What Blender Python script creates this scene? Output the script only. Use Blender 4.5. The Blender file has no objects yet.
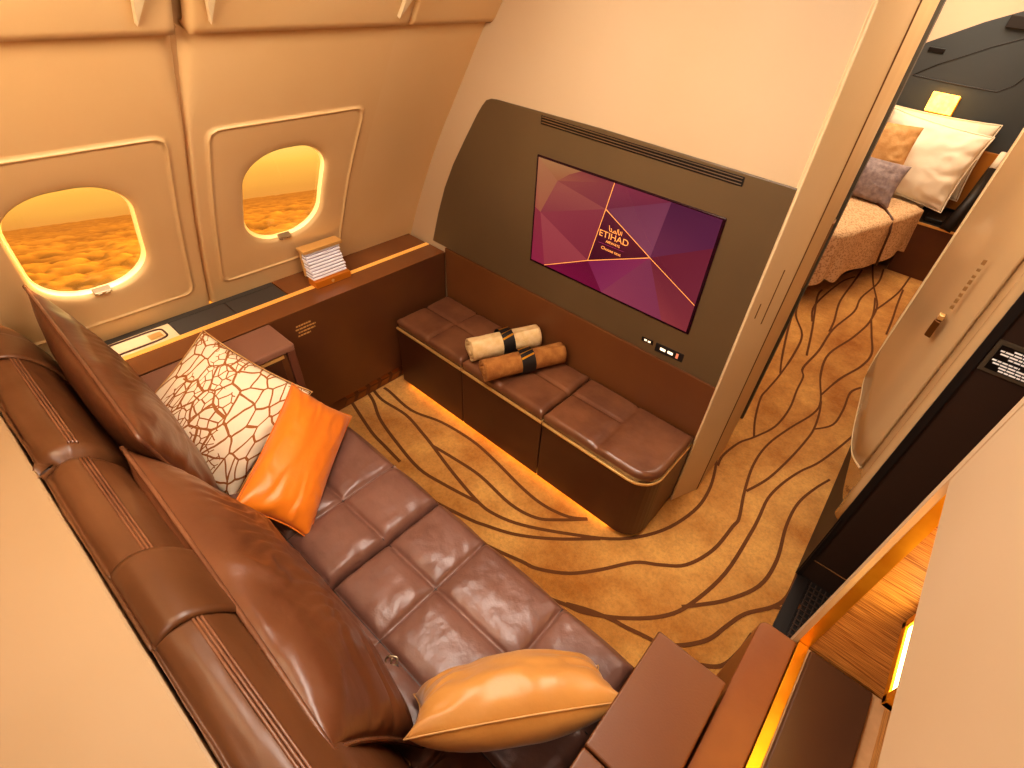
import bpy, bmesh, math, random
from mathutils import Vector, Matrix, noise
random.seed(7)
PI = math.pi
SC = bpy.context.scene
COL = SC.collection

# ------------------------------------------------------------------ colours and materials
def lin(c):
    if isinstance(c, str):
        c = [int(c[i:i+2], 16)/255 for i in (0, 2, 4)]
    return tuple((x/12.92 if x <= .04045 else ((x+.055)/1.055)**2.4) for x in c) + (1.0,)

def mat(name, col, rough=.5, metal=0, bump=0, bscale=60, col2=None, cscale=4, spec=.5,
        emit=None, estr=0, coat=0, sheen=0, stretch=None, detail=4, bdist=.01, ramp=(.35, .65)):
    m = bpy.data.materials.new(name); m.use_nodes = True
    nt = m.node_tree; N = nt.nodes; L = nt.links
    b = N['Principled BSDF']
    b.inputs['Base Color'].default_value = lin(col)
    b.inputs['Roughness'].default_value = rough
    b.inputs['Metallic'].default_value = metal
    b.inputs['Specular IOR Level'].default_value = spec
    b.inputs['Coat Weight'].default_value = coat
    b.inputs['Sheen Weight'].default_value = sheen
    if emit:
        b.inputs['Emission Color'].default_value = lin(emit)
        b.inputs['Emission Strength'].default_value = estr
    tc = N.new('ShaderNodeTexCoord'); mp = N.new('ShaderNodeMapping')
    L.new(tc.outputs['Object'], mp.inputs['Vector'])
    if stretch: mp.inputs['Scale'].default_value = stretch
    if col2:
        n = N.new('ShaderNodeTexNoise'); n.inputs['Scale'].default_value = cscale
        n.inputs['Detail'].default_value = detail
        r = N.new('ShaderNodeValToRGB')
        r.color_ramp.elements[0].position = ramp[0]; r.color_ramp.elements[1].position = ramp[1]
        r.color_ramp.elements[0].color = lin(col); r.color_ramp.elements[1].color = lin(col2)
        L.new(mp.outputs[0], n.inputs['Vector']); L.new(n.outputs['Fac'], r.inputs['Fac'])
        L.new(r.outputs[0], b.inputs['Base Color'])
    if bump:
        n = N.new('ShaderNodeTexNoise'); n.inputs['Scale'].default_value = bscale
        n.inputs['Detail'].default_value = 5
        bp = N.new('ShaderNodeBump'); bp.inputs['Strength'].default_value = bump
        bp.inputs['Distance'].default_value = bdist
        L.new(mp.outputs[0], n.inputs['Vector']); L.new(n.outputs['Fac'], bp.inputs['Height'])
        L.new(bp.outputs[0], b.inputs['Normal'])
    return m

M = {}
M['cream'] = mat('cream_lining', 'DFBC8A', .42, col2='DAB27C', cscale=1.2, spec=.5)
M['cream_wall'] = mat('cream_wall', 'C6AA88', .5, col2='C0A27E', cscale=1.0, spec=.3)
M['cream_dark'] = mat('tan_trim', 'C7A273', .5, spec=.3)
M['partition'] = mat('partition_cream', 'A88A68', .5, col2='A0825E', cscale=1.5)
M['window_rim'] = mat('window_rim', 'F2D8A0', .35, emit='FFCC66', estr=.55)  # emission paints a daylight glow onto the reveal ring
M['wall_right_cream'] = mat('wall_right_cream', 'C2A686', .5, col2='BDA07E', cscale=1.5)
M['jamb_cream'] = mat('jamb_cream', 'E2C69C', .35, col2='DCBE90', cscale=2)
M['grille_dark'] = mat('grille_dark', '5A4A40', .4, metal=.5)
M['jamb_tan'] = mat('jamb_tan', 'C9A878', .35)
M['groove'] = mat('groove_shadow', '7A5630', .7)
M['grey_panel'] = mat('grey_bronze_panel', '5E4B34', .36, col2='675238', cscale=1.5, bump=.05, bscale=300)
M['leather'] = mat('brown_leather', '6B4530', .26, col2='7E5338', cscale=6, bump=.35, bscale=14, bdist=.012, spec=.5)
M['leather_sofa'] = mat('mahogany_leather', '6E4C40', .34, col2='7F5B4E', cscale=5, bump=.55, bscale=11, bdist=.014)
M['leather_pillow'] = mat('chestnut_leather', '6F452C', .3, col2='5E3822', cscale=3, bump=.35, bscale=9, bdist=.014)
M['leather_back'] = mat('backrest_leather', '6A4429', .36, col2='5A3820', cscale=3, bump=.2, bscale=10, bdist=.01)
M['brown_panel'] = mat('brown_panel', '5C3520', .42, col2='68401F', cscale=3, bump=.08, bscale=200, bdist=.003)
M['ledge_top'] = mat('ledge_top', '7A4C2C', .22, col2='84532F', cscale=3, coat=.3)
M['dark_brown'] = mat('dark_brown_lacquer', '4A2817', .33, col2='52301C', cscale=3)
M['tan_leather'] = mat('tan_leather', '693E20', .4, col2='724724', cscale=2.5, bump=.15, bscale=220, bdist=.002)
M['console_brown'] = mat('console_brown', '74421C', .4, col2='804C22', cscale=5, bump=.1, bscale=120, bdist=.002)
M['gold'] = mat('brushed_gold', 'E8B23A', .32, metal=.85, col2='D89A28', cscale=8)
M['gold_pale'] = mat('pale_gold', 'E9BE7A', .35, metal=.6)
M['dark_grey'] = mat('dark_grey_lid', '4C4844', .45)
M['charcoal'] = mat('charcoal', '221B18', .5)
M['near_black'] = mat('near_black', '120C0A', .4)
M['black_gloss'] = mat('black_gloss', '14080C', .15)
M['dark_wall'] = mat('dark_wall', '3B2A21', .45, col2='402E24', cscale=2)
M['metal'] = mat('satin_metal', 'B9A88E', .3, metal=.9)
M['cream_plastic'] = mat('cream_plastic', 'E6CFA6', .3)
M['cream_gloss'] = mat('cream_gloss', 'C6A67C', .2, coat=.5)
M['white_paper'] = mat('white_paper', 'EFE9EC', .6)
M['grey_paper'] = mat('lilac_paper', 'A79CA8', .6)  # shade between the folded sheets, painted as a grey lilac tone
M['orange'] = mat('orange_satin', 'DA761A', .4, col2='E28018', cscale=2, bump=.35, bscale=9, stretch=(1, 1, 3), sheen=.2)
M['towel_cream'] = mat('cream_towel', 'D9B27A', .95, bump=.9, bscale=140, bdist=.004, col2='E6C492', cscale=30)
M['towel_brown'] = mat('caramel_towel', '99622C', .95, bump=.9, bscale=140, bdist=.004, col2='B0763A', cscale=30)
M['pad'] = mat('dark_leather_pad', '4A3222', .4, bump=.1, bscale=200, bdist=.002)
M['linen'] = mat('white_linen', 'F1E4CE', .8, bump=.3, bscale=6, bdist=.02)
M['sand_cushion'] = mat('sand_cushion', 'C79C66', .7, bump=.5, bscale=80, bdist=.004, col2='B98A52', cscale=20)
M['lilac_cushion'] = mat('lilac_cushion', '9E8E8C', .7, bump=.5, bscale=90, bdist=.004, col2='7F7174', cscale=25)
M['bed_wall'] = mat('slate_wall', '484E52', .5, col2='434A4E', cscale=1)
M['amber'] = mat('amber_panel', 'B87A2E', .4)
M['lamp'] = mat('lamp_glow', 'FFE0A0', .5, emit='FFC766', estr=6)
M['lamp_white'] = mat('lamp_glow_white', 'FFF0C0', .5, emit='FFE39A', estr=9)
M['led'] = mat('led_strip', 'FFD080', .5, emit='FFB347', estr=10)
M['print'] = mat('printed_gold', 'C79A5C', .5)
M['print_white'] = mat('printed_white', 'EEE6DC', .5, emit='EEE6DC', estr=.25)  # print brightened by a little emission of its own
M['usb_light'] = mat('socket_light', 'FFF0D8', .5, emit='FFEAC8', estr=1.2)
M['usb_red'] = mat('socket_red', 'D08060', .5, emit='D08060', estr=.5)
M['carpet_line'] = mat('carpet_line', '6B401C', .95, bump=.6, bscale=300, bdist=.004)

def carpet_mat():
    m = mat('gold_carpet', 'C68432', .95, bump=.9, bscale=260, bdist=.006, sheen=.15)
    nt = m.node_tree; N = nt.nodes; L = nt.links; b = N['Principled BSDF']
    tc = N['Texture Coordinate']
    n1 = N.new('ShaderNodeTexNoise'); n1.inputs['Scale'].default_value = 2.6; n1.inputs['Detail'].default_value = 4
    n1.inputs['Roughness'].default_value = .65
    n2 = N.new('ShaderNodeTexNoise'); n2.inputs['Scale'].default_value = 90; n2.inputs['Detail'].default_value = 2
    r = N.new('ShaderNodeValToRGB')
    r.color_ramp.elements[0].position = .32; r.color_ramp.elements[0].color = lin('AE6C20')
    r.color_ramp.elements[1].position = .7; r.color_ramp.elements[1].color = lin('E8B060')
    mx = N.new('ShaderNodeMix'); mx.data_type = 'RGBA'; mx.blend_type = 'MULTIPLY'; mx.inputs[0].default_value = .35
    r2 = N.new('ShaderNodeValToRGB')
    r2.color_ramp.elements[0].position = .3; r2.color_ramp.elements[0].color = (.5, .5, .5, 1)
    r2.color_ramp.elements[1].position = .6; r2.color_ramp.elements[1].color = (1, 1, 1, 1)
    L.new(tc.outputs['Object'], n1.inputs['Vector']); L.new(tc.outputs['Object'], n2.inputs['Vector'])
    L.new(n1.outputs['Fac'], r.inputs['Fac']); L.new(n2.outputs['Fac'], r2.inputs['Fac'])
    L.new(r.outputs[0], mx.inputs[6]); L.new(r2.outputs[0], mx.inputs[7]); L.new(mx.outputs[2], b.inputs['Base Color'])
    return m
M['carpet'] = carpet_mat()

def branch_fabric():
    """ivory fabric with branching rust-brown cell lines"""
    m = mat('branch_print_fabric', 'EAD3B4', .7, bump=.3, bscale=8, bdist=.01)
    nt = m.node_tree; N = nt.nodes; L = nt.links; b = N['Principled BSDF']; tc = N['Texture Coordinate']
    mp = N.new('ShaderNodeMapping'); mp.inputs['Scale'].default_value = (1, .62, 1); mp.inputs['Rotation'].default_value = (0, 0, .5)
    nz = N.new('ShaderNodeTexNoise'); nz.inputs['Scale'].default_value = 5
    ad = N.new('ShaderNodeMix'); ad.data_type = 'VECTOR'; ad.inputs[0].default_value = .06
    L.new(tc.outputs['UV'], mp.inputs['Vector']); L.new(mp.outputs[0], nz.inputs['Vector'])
    L.new(mp.outputs[0], ad.inputs[4]); L.new(nz.outputs['Color'], ad.inputs[5])
    outs = []
    for sc, w in ((11, .06), (24, .07)):
        v = N.new('ShaderNodeTexVoronoi'); v.voronoi_dimensions = '2D'; v.feature = 'DISTANCE_TO_EDGE'; v.inputs['Scale'].default_value = sc
        L.new(ad.outputs[1], v.inputs['Vector'])
        c = N.new('ShaderNodeMath'); c.operation = 'LESS_THAN'; c.inputs[1].default_value = w
        L.new(v.outputs['Distance'], c.inputs[0]); outs.append(c)
    n3 = N.new('ShaderNodeTexNoise'); n3.inputs['Scale'].default_value = 2.2; L.new(mp.outputs[0], n3.inputs['Vector'])
    gt = N.new('ShaderNodeMath'); gt.operation = 'GREATER_THAN'; gt.inputs[1].default_value = .5; L.new(n3.outputs['Fac'], gt.inputs[0])
    mu = N.new('ShaderNodeMath'); mu.operation = 'MULTIPLY'; L.new(outs[1].outputs[0], mu.inputs[0]); L.new(gt.outputs[0], mu.inputs[1])
    mxx = N.new('ShaderNodeMath'); mxx.operation = 'MAXIMUM'; L.new(outs[0].outputs[0], mxx.inputs[0]); L.new(mu.outputs[0], mxx.inputs[1])
    mc = N.new('ShaderNodeMix'); mc.data_type = 'RGBA'; mc.inputs[6].default_value = lin('EAD3B4'); mc.inputs[7].default_value = lin('9A5A1E')
    L.new(mxx.outputs[0], mc.inputs[0]); L.new(mc.outputs[2], b.inputs['Base Color'])
    return m
M['branch'] = branch_fabric()

def wood_mat():
    m = mat('gold_grain_wood', 'B07A3A', .4)
    nt = m.node_tree; N = nt.nodes; L = nt.links; b = N['Principled BSDF']; tc = N['Texture Coordinate']
    mp = N.new('ShaderNodeMapping'); mp.inputs['Rotation'].default_value = (0, .35, 0); mp.inputs['Scale'].default_value = (10, 10, 420)
    n = N.new('ShaderNodeTexNoise'); n.inputs['Scale'].default_value = 1; n.inputs['Detail'].default_value = 3
    r = N.new('ShaderNodeValToRGB')
    r.color_ramp.elements[0].position = .36; r.color_ramp.elements[0].color = lin('8A5620')
    r.color_ramp.elements[1].position = .62; r.color_ramp.elements[1].color = lin('D9A25C')
    L.new(tc.outputs['Object'], mp.inputs[0]); L.new(mp.outputs[0], n.inputs['Vector']); L.new(n.outputs['Fac'], r.inputs[0]); L.new(r.outputs[0], b.inputs['Base Color'])
    return m
M['wood'] = wood_mat()

def flower_mat():
    m = mat('figured_blanket', 'C79E74', .8, bump=.4, bscale=40, bdist=.01)
    nt = m.node_tree; N = nt.nodes; L = nt.links; b = N['Principled BSDF']; tc = N['Texture Coordinate']
    v = N.new('ShaderNodeTexVoronoi'); v.inputs['Scale'].default_value = 60
    r = N.new('ShaderNodeValToRGB')
    r.color_ramp.elements[0].position = .25; r.color_ramp.elements[0].color = lin('B88E68')
    r.color_ramp.elements[1].position = .55; r.color_ramp.elements[1].color = lin('DDBB92')
    L.new(tc.outputs['Object'], v.inputs['Vector']); L.new(v.outputs['Distance'], r.inputs[0]); L.new(r.outputs[0], b.inputs['Base Color'])
    return m
M['blanket'] = flower_mat()

def glass_mat():
    m = bpy.data.materials.new('cabin_glass'); m.use_nodes = True
    nt = m.node_tree; N = nt.nodes; L = nt.links; N.clear()
    o = N.new('ShaderNodeOutputMaterial'); t = N.new('ShaderNodeBsdfTransparent'); t.inputs[0].default_value = (1, .97, .9, 1)
    g = N.new('ShaderNodeBsdfGlossy'); g.inputs['Roughness'].default_value = .05
    mx = N.new('ShaderNodeMixShader'); mx.inputs[0].default_value = .06
    L.new(t.outputs[0], mx.inputs[1]); L.new(g.outputs[0], mx.inputs[2]); L.new(mx.outputs[0], o.inputs[0])
    return m
M['glass'] = glass_mat()

# ------------------------------------------------------------------ object helpers
ORIG = {}
def tag(o, label=None, cat=None, group=None, kind=None):
    if label: o['label'] = label
    if cat: o['category'] = cat
    if group: o['group'] = group
    if kind: o['kind'] = kind
    return o

def thing(name, label, cat, loc=(0, 0, 0), group=None):
    o = bpy.data.objects.new(name, None); COL.objects.link(o)
    o.empty_display_size = .05
    o.location = loc; ORIG[o.name] = Vector(loc)
    return tag(o, label, cat, group)

def link(name, bm, m, parent=None, smooth=False, bevel=0, subsurf=0, bseg=2, matrix=None, angle=None):
    if matrix is not None:
        bmesh.ops.transform(bm, matrix=matrix, verts=bm.verts)
    bmesh.ops.recalc_face_normals(bm, faces=bm.faces) if smooth != 'keep' else None
    if parent is not None:
        o0 = ORIG[parent.name]
    else:
        xs = [v.co for v in bm.verts]
        o0 = Vector(((min(v.x for v in xs)+max(v.x for v in xs))/2, (min(v.y for v in xs)+max(v.y for v in xs))/2, min(v.z for v in xs)))
    bmesh.ops.translate(bm, vec=-o0, verts=bm.verts)
    me = bpy.data.meshes.new(name)
    if smooth:
        for f in bm.faces: f.smooth = True
    bm.to_mesh(me); bm.free()
    for x in (m if isinstance(m, (list, tuple)) else [m]):
        me.materials.append(M[x] if isinstance(x, str) else x)
    o = bpy.data.objects.new(name, me); COL.objects.link(o)
    if parent is not None: o.parent = parent
    else: o.location = o0
    ORIG[o.name] = o0
    if bevel:
        md = o.modifiers.new('bevel', 'BEVEL'); md.width = bevel; md.segments = bseg; md.limit_method = 'ANGLE'; md.angle_limit = math.radians(35)
    if subsurf:
        md = o.modifiers.new('sub', 'SUBSURF'); md.levels = subsurf; md.render_levels = subsurf
    return o

def B(): return bmesh.new()
def box(bm, x0, x1, y0, y1, z0, z1, mi=0):
    vs = [bm.verts.new((x, y, z)) for z in (z0, z1) for x, y in ((x0, y0), (x1, y0), (x1, y1), (x0, y1))]
    for a in ((0, 3, 2, 1), (4, 5, 6, 7), (0, 1, 5, 4), (1, 2, 6, 5), (2, 3, 7, 6), (3, 0, 4, 7)):
        f = bm.faces.new([vs[i] for i in a]); f.material_index = mi
    return bm
def prism(bm, pts, z0, z1, axis='z', mi=0):
    """extrude polygon pts along an axis: z -> pts are (x,y); y -> (x,z); x -> (y,z)"""
    def P(p, t):
        return {'z': (p[0], p[1], t), 'y': (p[0], t, p[1]), 'x': (t, p[0], p[1])}[axis]
    a = [bm.verts.new(P(p, z0)) for p in pts]; b = [bm.verts.new(P(p, z1)) for p in pts]
    n = len(pts)
    fs = [bm.faces.new(a[::-1]), bm.faces.new(b)]
    for i in range(n):
        fs.append(bm.faces.new((a[i], a[(i+1) % n], b[(i+1) % n], b[i])))
    for f in fs: f.material_index = mi
    return bm
def tube(bm, pts, r, seg=8, closed=False, mi=0):
    pts = [Vector(p) for p in pts]; rings = []; n = len(pts)
    for i, p in enumerate(pts):
        if closed: d = pts[(i+1) % n]-pts[i-1]
        else: d = pts[min(i+1, n-1)]-pts[max(i-1, 0)]
        d.normalize()
        up = Vector((0, 0, 1)) if abs(d.z) < .9 else Vector((1, 0, 0))
        a = d.cross(up).normalized(); b = d.cross(a).normalized()
        rr = r(i/(n-1)) if callable(r) else r
        rings.append([bm.verts.new(p+a*math.cos(t)*rr+b*math.sin(t)*rr) for t in [2*PI*k/seg for k in range(seg)]])
    for i in range(n if closed else n-1):
        r0, r1 = rings[i], rings[(i+1) % n]
        for k in range(seg):
            bm.faces.new((r0[k], r0[(k+1) % seg], r1[(k+1) % seg], r1[k])).material_index = mi
    if not closed:
        bm.faces.new(rings[0][::-1]); bm.faces.new(rings[-1])
    return bm
def grid(bm, nu, nv, fn, mi=0, closed_u=False):
    g = [[bm.verts.new(fn(i/nu, j/nv)) for j in range(nv+1)] for i in range(nu if closed_u else nu+1)]
    for i in range(nu):
        for j in range(nv):
            a, b = g[i], g[(i+1) % len(g)]
            bm.faces.new((a[j], b[j], b[j+1], a[j+1])).material_index = mi
    return g
def struct(name, bm, m, **k):
    o = link(name, bm, m, **k); o['kind'] = 'structure'; return o
def frame_from(xa, ya, c):
    """matrix whose X is xa, Y is ya made square to it, Z the normal"""
    x = Vector(xa).normalized(); y = Vector(ya); y = (y-x*y.dot(x)).normalized(); z = x.cross(y)
    m = Matrix.Identity(4)
    for i, a in enumerate((x, y, z)):
        for r in range(3): m[r][i] = a[r]
    for r in range(3): m[r][3] = c[r]
    return m
def text(body, size, m, matrix, parent, name='lettering', spacing=1, extrude=.0006, align='CENTER'):
    cu = bpy.data.curves.new(name, 'FONT'); cu.body = body; cu.size = size; cu.align_x = align; cu.align_y = 'CENTER'
    cu.extrude = extrude; cu.space_character = spacing
    ob = bpy.data.objects.new('tmp', cu); COL.objects.link(ob)
    dg = bpy.context.evaluated_depsgraph_get(); me = bpy.data.meshes.new_from_object(ob.evaluated_get(dg))
    bm = B(); bm.from_mesh(me); bpy.data.objects.remove(ob); bpy.data.meshes.remove(me)
    return bm if parent is None else link(name, bm, m, parent, matrix=matrix)
def pillow(bm, w, h, t, n=28, pinch=.07, seed=0, wr=.006, flange=0, corner=.35, sag=0, uv=False, crease=0):
    """cushion in its own XY plane, thickness along Z; two puffed sides meeting in a seam"""
    uvl = bm.loops.layers.uv.new('UVMap') if uv else None
    sh = Vector((seed*3.1, seed*1.7, 0)); top = {}; bot = {}
    def f(u, v):
        a = abs(u); b = abs(v)
        x = w/2*u*(1-pinch*(1-b**2)*a); y = h/2*v*(1-pinch*(1-a**2)*b)
        k = ((1-a**2.4)*(1-b**2.4))
        k = max(k, 0)**.5
        return x, y, k
    for i in range(n+1):
        for j in range(n+1):
            u = -1+2*i/n; v = -1+2*j/n
            u = math.copysign(abs(u)**.85, u); v = math.copysign(abs(v)**.85, v)
            x, y, k = f(u, v)
            e = i in (0, n) or j in (0, n)
            # wrinkles running in from the edges
            q = noise.noise(Vector((u*3+7, v*3, 0))+sh)
            ed = max(abs(u), abs(v))
            wv = wr*math.sin((math.atan2(v, u)*9)+q*5)*(ed**2)*(k**.5)+wr*1.2*noise.noise(Vector((u*2.2, v*2.2, 3))+sh)*k
            zt = t/2*k+wv-sag*(1-abs(u))*k*.3
            if crease:
                wob = noise.noise(Vector((u*2.5, v*1.5, seed))); band = max(0, 1-((u-.25)/.95)**2)
                zt += crease*k*band*(math.sin((u+.12*v)*62+9*wob)*(.35+.65*max(0, noise.noise(Vector((u*5, v*2, seed+4)))+.3))*math.exp(-((v-.35)/.42)**2)+1.3*noise.noise(Vector((u*5, v*3, seed+9))))
            if e:
                vv = bm.verts.new((x, y, 0)); top[i, j] = vv; bot[i, j] = vv
            else:
                top[i, j] = bm.verts.new((x, y, zt)); bot[i, j] = bm.verts.new((x, y, -t/2*k+wv*.3))
    for i in range(n):
        for j in range(n):
            for d, s in ((top, 1), (bot, -1)):
                q = [d[i, j], d[i+1, j], d[i+1, j+1], d[i, j+1]]
                if s < 0: q = q[::-1]
                idx = [(i, j), (i+1, j), (i+1, j+1), (i, j+1)]
                if s < 0: idx = idx[::-1]
                try:
                    fc = bm.faces.new(q)
                    if uv:
                        for lp, (a, b_) in zip(fc.loops, idx): lp[uvl].uv = (a/n*w/.45, b_/n*h/.45)
                except ValueError: pass
    return f
def piping(w, h, pinch, r, z=0, n=24):
    pts = []
    def f(u, v):
        return Vector((w/2*u*(1-pinch*(1-v**2)*abs(u)), h/2*v*(1-pinch*(1-u**2)*abs(v)), z))
    for k in range(n): pts.append(f(-1+2*k/n, -1))
    for k in range(n): pts.append(f(1, -1+2*k/n))
    for k in range(n): pts.append(f(1-2*k/n, 1))
    for k in range(n): pts.append(f(-1, 1-2*k/n))
    bm = B(); tube(bm, pts, r, 6, closed=True); return bm

# ================================================================== CAMERA
R0 = Vector((.76900514, .63322619, .08749673)); R1 = Vector((.47326786, -.47197035, -.74381552)); R2 = Vector((-.42970761, .61340735, -.66263323))
cd = bpy.data.cameras.new('camera'); cam = bpy.data.objects.new('camera', cd); COL.objects.link(cam); SC.camera = cam
mw = Matrix.Identity(4)
for r in range(3):
    mw[r][0] = R0[r]; mw[r][1] = -R1[r]; mw[r][2] = -R2[r]
mw[2][3] = 2.0
cam.matrix_world = mw
cd.sensor_width = 36; cd.lens = 507.61/1024*36
cd.shift_x = (512-547.74)/1024; cd.shift_y = (389.0-384)/1024
cd.clip_start = .02; cd.clip_end = 2000

# ================================================================== FLOOR WITH ITS CARPET PATTERN
LINES = [[(-2.168, 1.039), (-1.958, 0.987), (-1.735, 0.935), (-1.611, 0.922), (-1.473, 0.909)], [(-2.076, 1.119), (-1.931, 1.086), (-1.783, 1.023), (-1.583, 0.977), (-1.373, 0.945), (-1.21, 0.964), (-1.016, 1.002)], [(-2.016, 1.143), (-1.894, 1.122), (-1.71, 1.137), (-1.538, 1.109), (-1.447, 1.09), (-1.234, 1.04), (-1.031, 1.004), (-0.923, 1.006), (-0.789, 1.05), (-0.602, 1.159), (-0.416, 1.295), (-0.292, 1.47), (-0.232, 1.671), (-0.232, 1.834), (-0.268, 1.985), (-0.317, 2.109)], [(-1.443, 1.088), (-1.296, 1.106), (-1.126, 1.118), (-0.906, 1.097), (-0.767, 1.122), (-0.678, 1.189), (-0.585, 1.28)], [(-1.969, 1.19), (-1.918, 1.192), (-1.717, 1.18), (-1.533, 1.233), (-1.323, 1.253), (-1.156, 1.24), (-0.919, 1.204), (-0.78, 1.2), (-0.66, 1.229), (-0.588, 1.28)], [(-1.223, 0.855), (-1.085, 0.885), (-0.968, 0.914), (-0.921, 0.931), (-0.783, 0.99), (-0.64, 1.09), (-0.482, 1.235)], [(-1.003, 0.839), (-0.867, 0.861), (-0.77, 0.884), (-0.669, 0.914), (-0.598, 0.934), (-0.486, 1.007), (-0.396, 1.111), (-0.301, 1.244), (-0.212, 1.309), (-0.125, 1.388), (-0.067, 1.54), (-0.051, 1.721), (-0.048, 1.788), (-0.093, 1.961), (-0.129, 2.168), (-0.126, 2.368), (-0.079, 2.587), (-0.015, 2.817), (-0.015, 2.971), (-0.099, 3.249), (-0.129, 3.542), (-0.054, 3.916), (-0.018, 4.293), (-0.079, 4.679)], [(-0.087, 1.967), (-0.033, 2.127), (0.005, 2.349), (0.027, 2.554), (0.032, 2.685), (0.014, 2.846), (-0.014, 2.979)], [(0.032, 2.685), (0.106, 2.807), (0.116, 2.995), (0.104, 3.202), (0.144, 3.314)], [(-0.59, 0.845), (-0.496, 0.861), (-0.411, 0.892), (-0.338, 0.916), (-0.207, 1.002), (-0.09, 1.117), (-0.028, 1.237), (0.024, 1.469), (0.029, 1.738), (0.025, 1.856), (0.015, 2.002), (0.036, 2.147), (0.08, 2.3), (0.145, 2.466), (0.227, 2.813), (0.254, 3.034)], [(-0.049, 1.205), (0.002, 1.262), (0.082, 1.362), (0.162, 1.517), (0.176, 1.688), (0.147, 1.881), (0.139, 2.017), (0.149, 2.124), (0.182, 2.251), (0.22, 2.359)], [(0.272, 1.693), (0.273, 1.554), (0.243, 1.467), (0.165, 1.357), (0.128, 1.26), (0.098, 1.167), (0.053, 1.1), (0.003, 1.048), (-0.056, 0.999)], [(0.329, 1.555), (0.303, 1.503), (0.243, 1.467)], [(-0.414, 0.895), (-0.324, 0.938), (-0.228, 0.969), (-0.179, 0.979), (-0.074, 1.006), (0.045, 1.015), (0.119, 1.054), (0.178, 1.105), (0.207, 1.197), (0.219, 1.298)], [(-0.27, 2.02), (-0.28, 2.111), (-0.253, 2.262), (-0.207, 2.365), (-0.148, 2.54), (-0.139, 2.758), (-0.164, 2.963), (-0.18, 3.138), (-0.213, 3.237), (-0.196, 3.526), (-0.202, 3.891), (-0.152, 4.293), (-0.168, 4.582), (-0.125, 4.991), (-0.152, 5.325)], [(-0.207, 2.365), (-0.26, 2.512), (-0.309, 2.724), (-0.308, 2.843), (-0.303, 3.048), (-0.314, 3.351), (-0.352, 3.635), (-0.478, 3.869), (-0.54, 4.13)], [(-0.241, 3.394), (-0.318, 3.761), (-0.442, 4.282), (-0.453, 4.455)], [(-0.306, 3.054), (-0.361, 3.241), (-0.443, 3.575), (-0.502, 3.854)], [(-0.032, 3.039), (0.012, 3.304), (0.083, 3.56), (0.101, 3.779), (0.045, 4.021), (-0.021, 4.29)], [(-0.214, 3.834), (-0.231, 4.025), (-0.283, 4.367), (-0.291, 4.807), (-0.297, 5.142)], [(-0.267, 5.405), (-0.159, 4.954), (-0.038, 4.566), (-0.018, 4.293)], [(-0.025, 4.472), (0.047, 4.911), (0.066, 5.282), (0.075, 5.509)], [(0.123, 4.134), (0.11, 4.409), (0.088, 4.703), (0.071, 5.034)], [(-0.354, 3.875), (-0.418, 4.154), (-0.375, 4.712), (-0.308, 4.941)]]
def smooth_line(p, k=5):
    p = [Vector((a, b, 0)) for a, b in p]
    out = []
    for i in range(len(p)-1):
        p0 = p[max(i-1, 0)]; p1 = p[i]; p2 = p[i+1]; p3 = p[min(i+2, len(p)-1)]
        for t in [j/k for j in range(k)]:
            out.append(.5*((2*p1)+(p2-p0)*t+(2*p0-5*p1+4*p2-p3)*t*t+(3*p1-p0-3*p2+p3)*t**3))
    out.append(p[-1]); return out
bm = B()
box(bm, -2.3, .27, -1.3, 6.1, -.05, 0)
for li, ln in enumerate(LINES):
    if len(ln) < 2: continue
    pts = smooth_line(ln); prev = None
    for i, p in enumerate(pts):
        d = (pts[min(i+1, len(pts)-1)]-pts[max(i-1, 0)]).normalized(); nrm = Vector((-d.y, d.x, 0))
        w = .0082 if p.y < 1.7 else (.0082-.0022*min(1, (p.y-1.7)/.6) if p.y < 3.2 else .0075)
        a = bm.verts.new(p+nrm*w+Vector((0, 0, .0012+.00012*li))); b = bm.verts.new(p-nrm*w+Vector((0, 0, .0012+.00012*li)))
        if prev: bm.faces.new((prev[1], b, a, prev[0])).material_index = 1
        prev = (a, b)
o = link('floor', bm, ['carpet', 'carpet_line'], smooth=False); tag(o, kind='structure')
bm = B(); box(bm, .27, 1.3, -1.3, 6.1, -.05, 0); struct('floor_aisle', bm, 'charcoal')
# metal threshold with a grille beside it, in the doorway on the right
t = thing('door_threshold', 'dark metal threshold strip with mesh grille in the right doorway', 'threshold', (.34, 1.3, 0))
bm = B(); box(bm, .272, .325, .98, 1.695, 0, .006); link('metal_strip', bm, 'charcoal', t, bevel=.002)
bm = B()
for i in range(26):
    y = 1.0+i*.0265; box(bm, .33, .62, y, y+.006, .001, .006)
for i in range(14):
    x = .332+i*.021; box(bm, x, x+.005, .985, 1.69, .001, .0055)
link('grille', bm, 'grille_dark', t)

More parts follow.
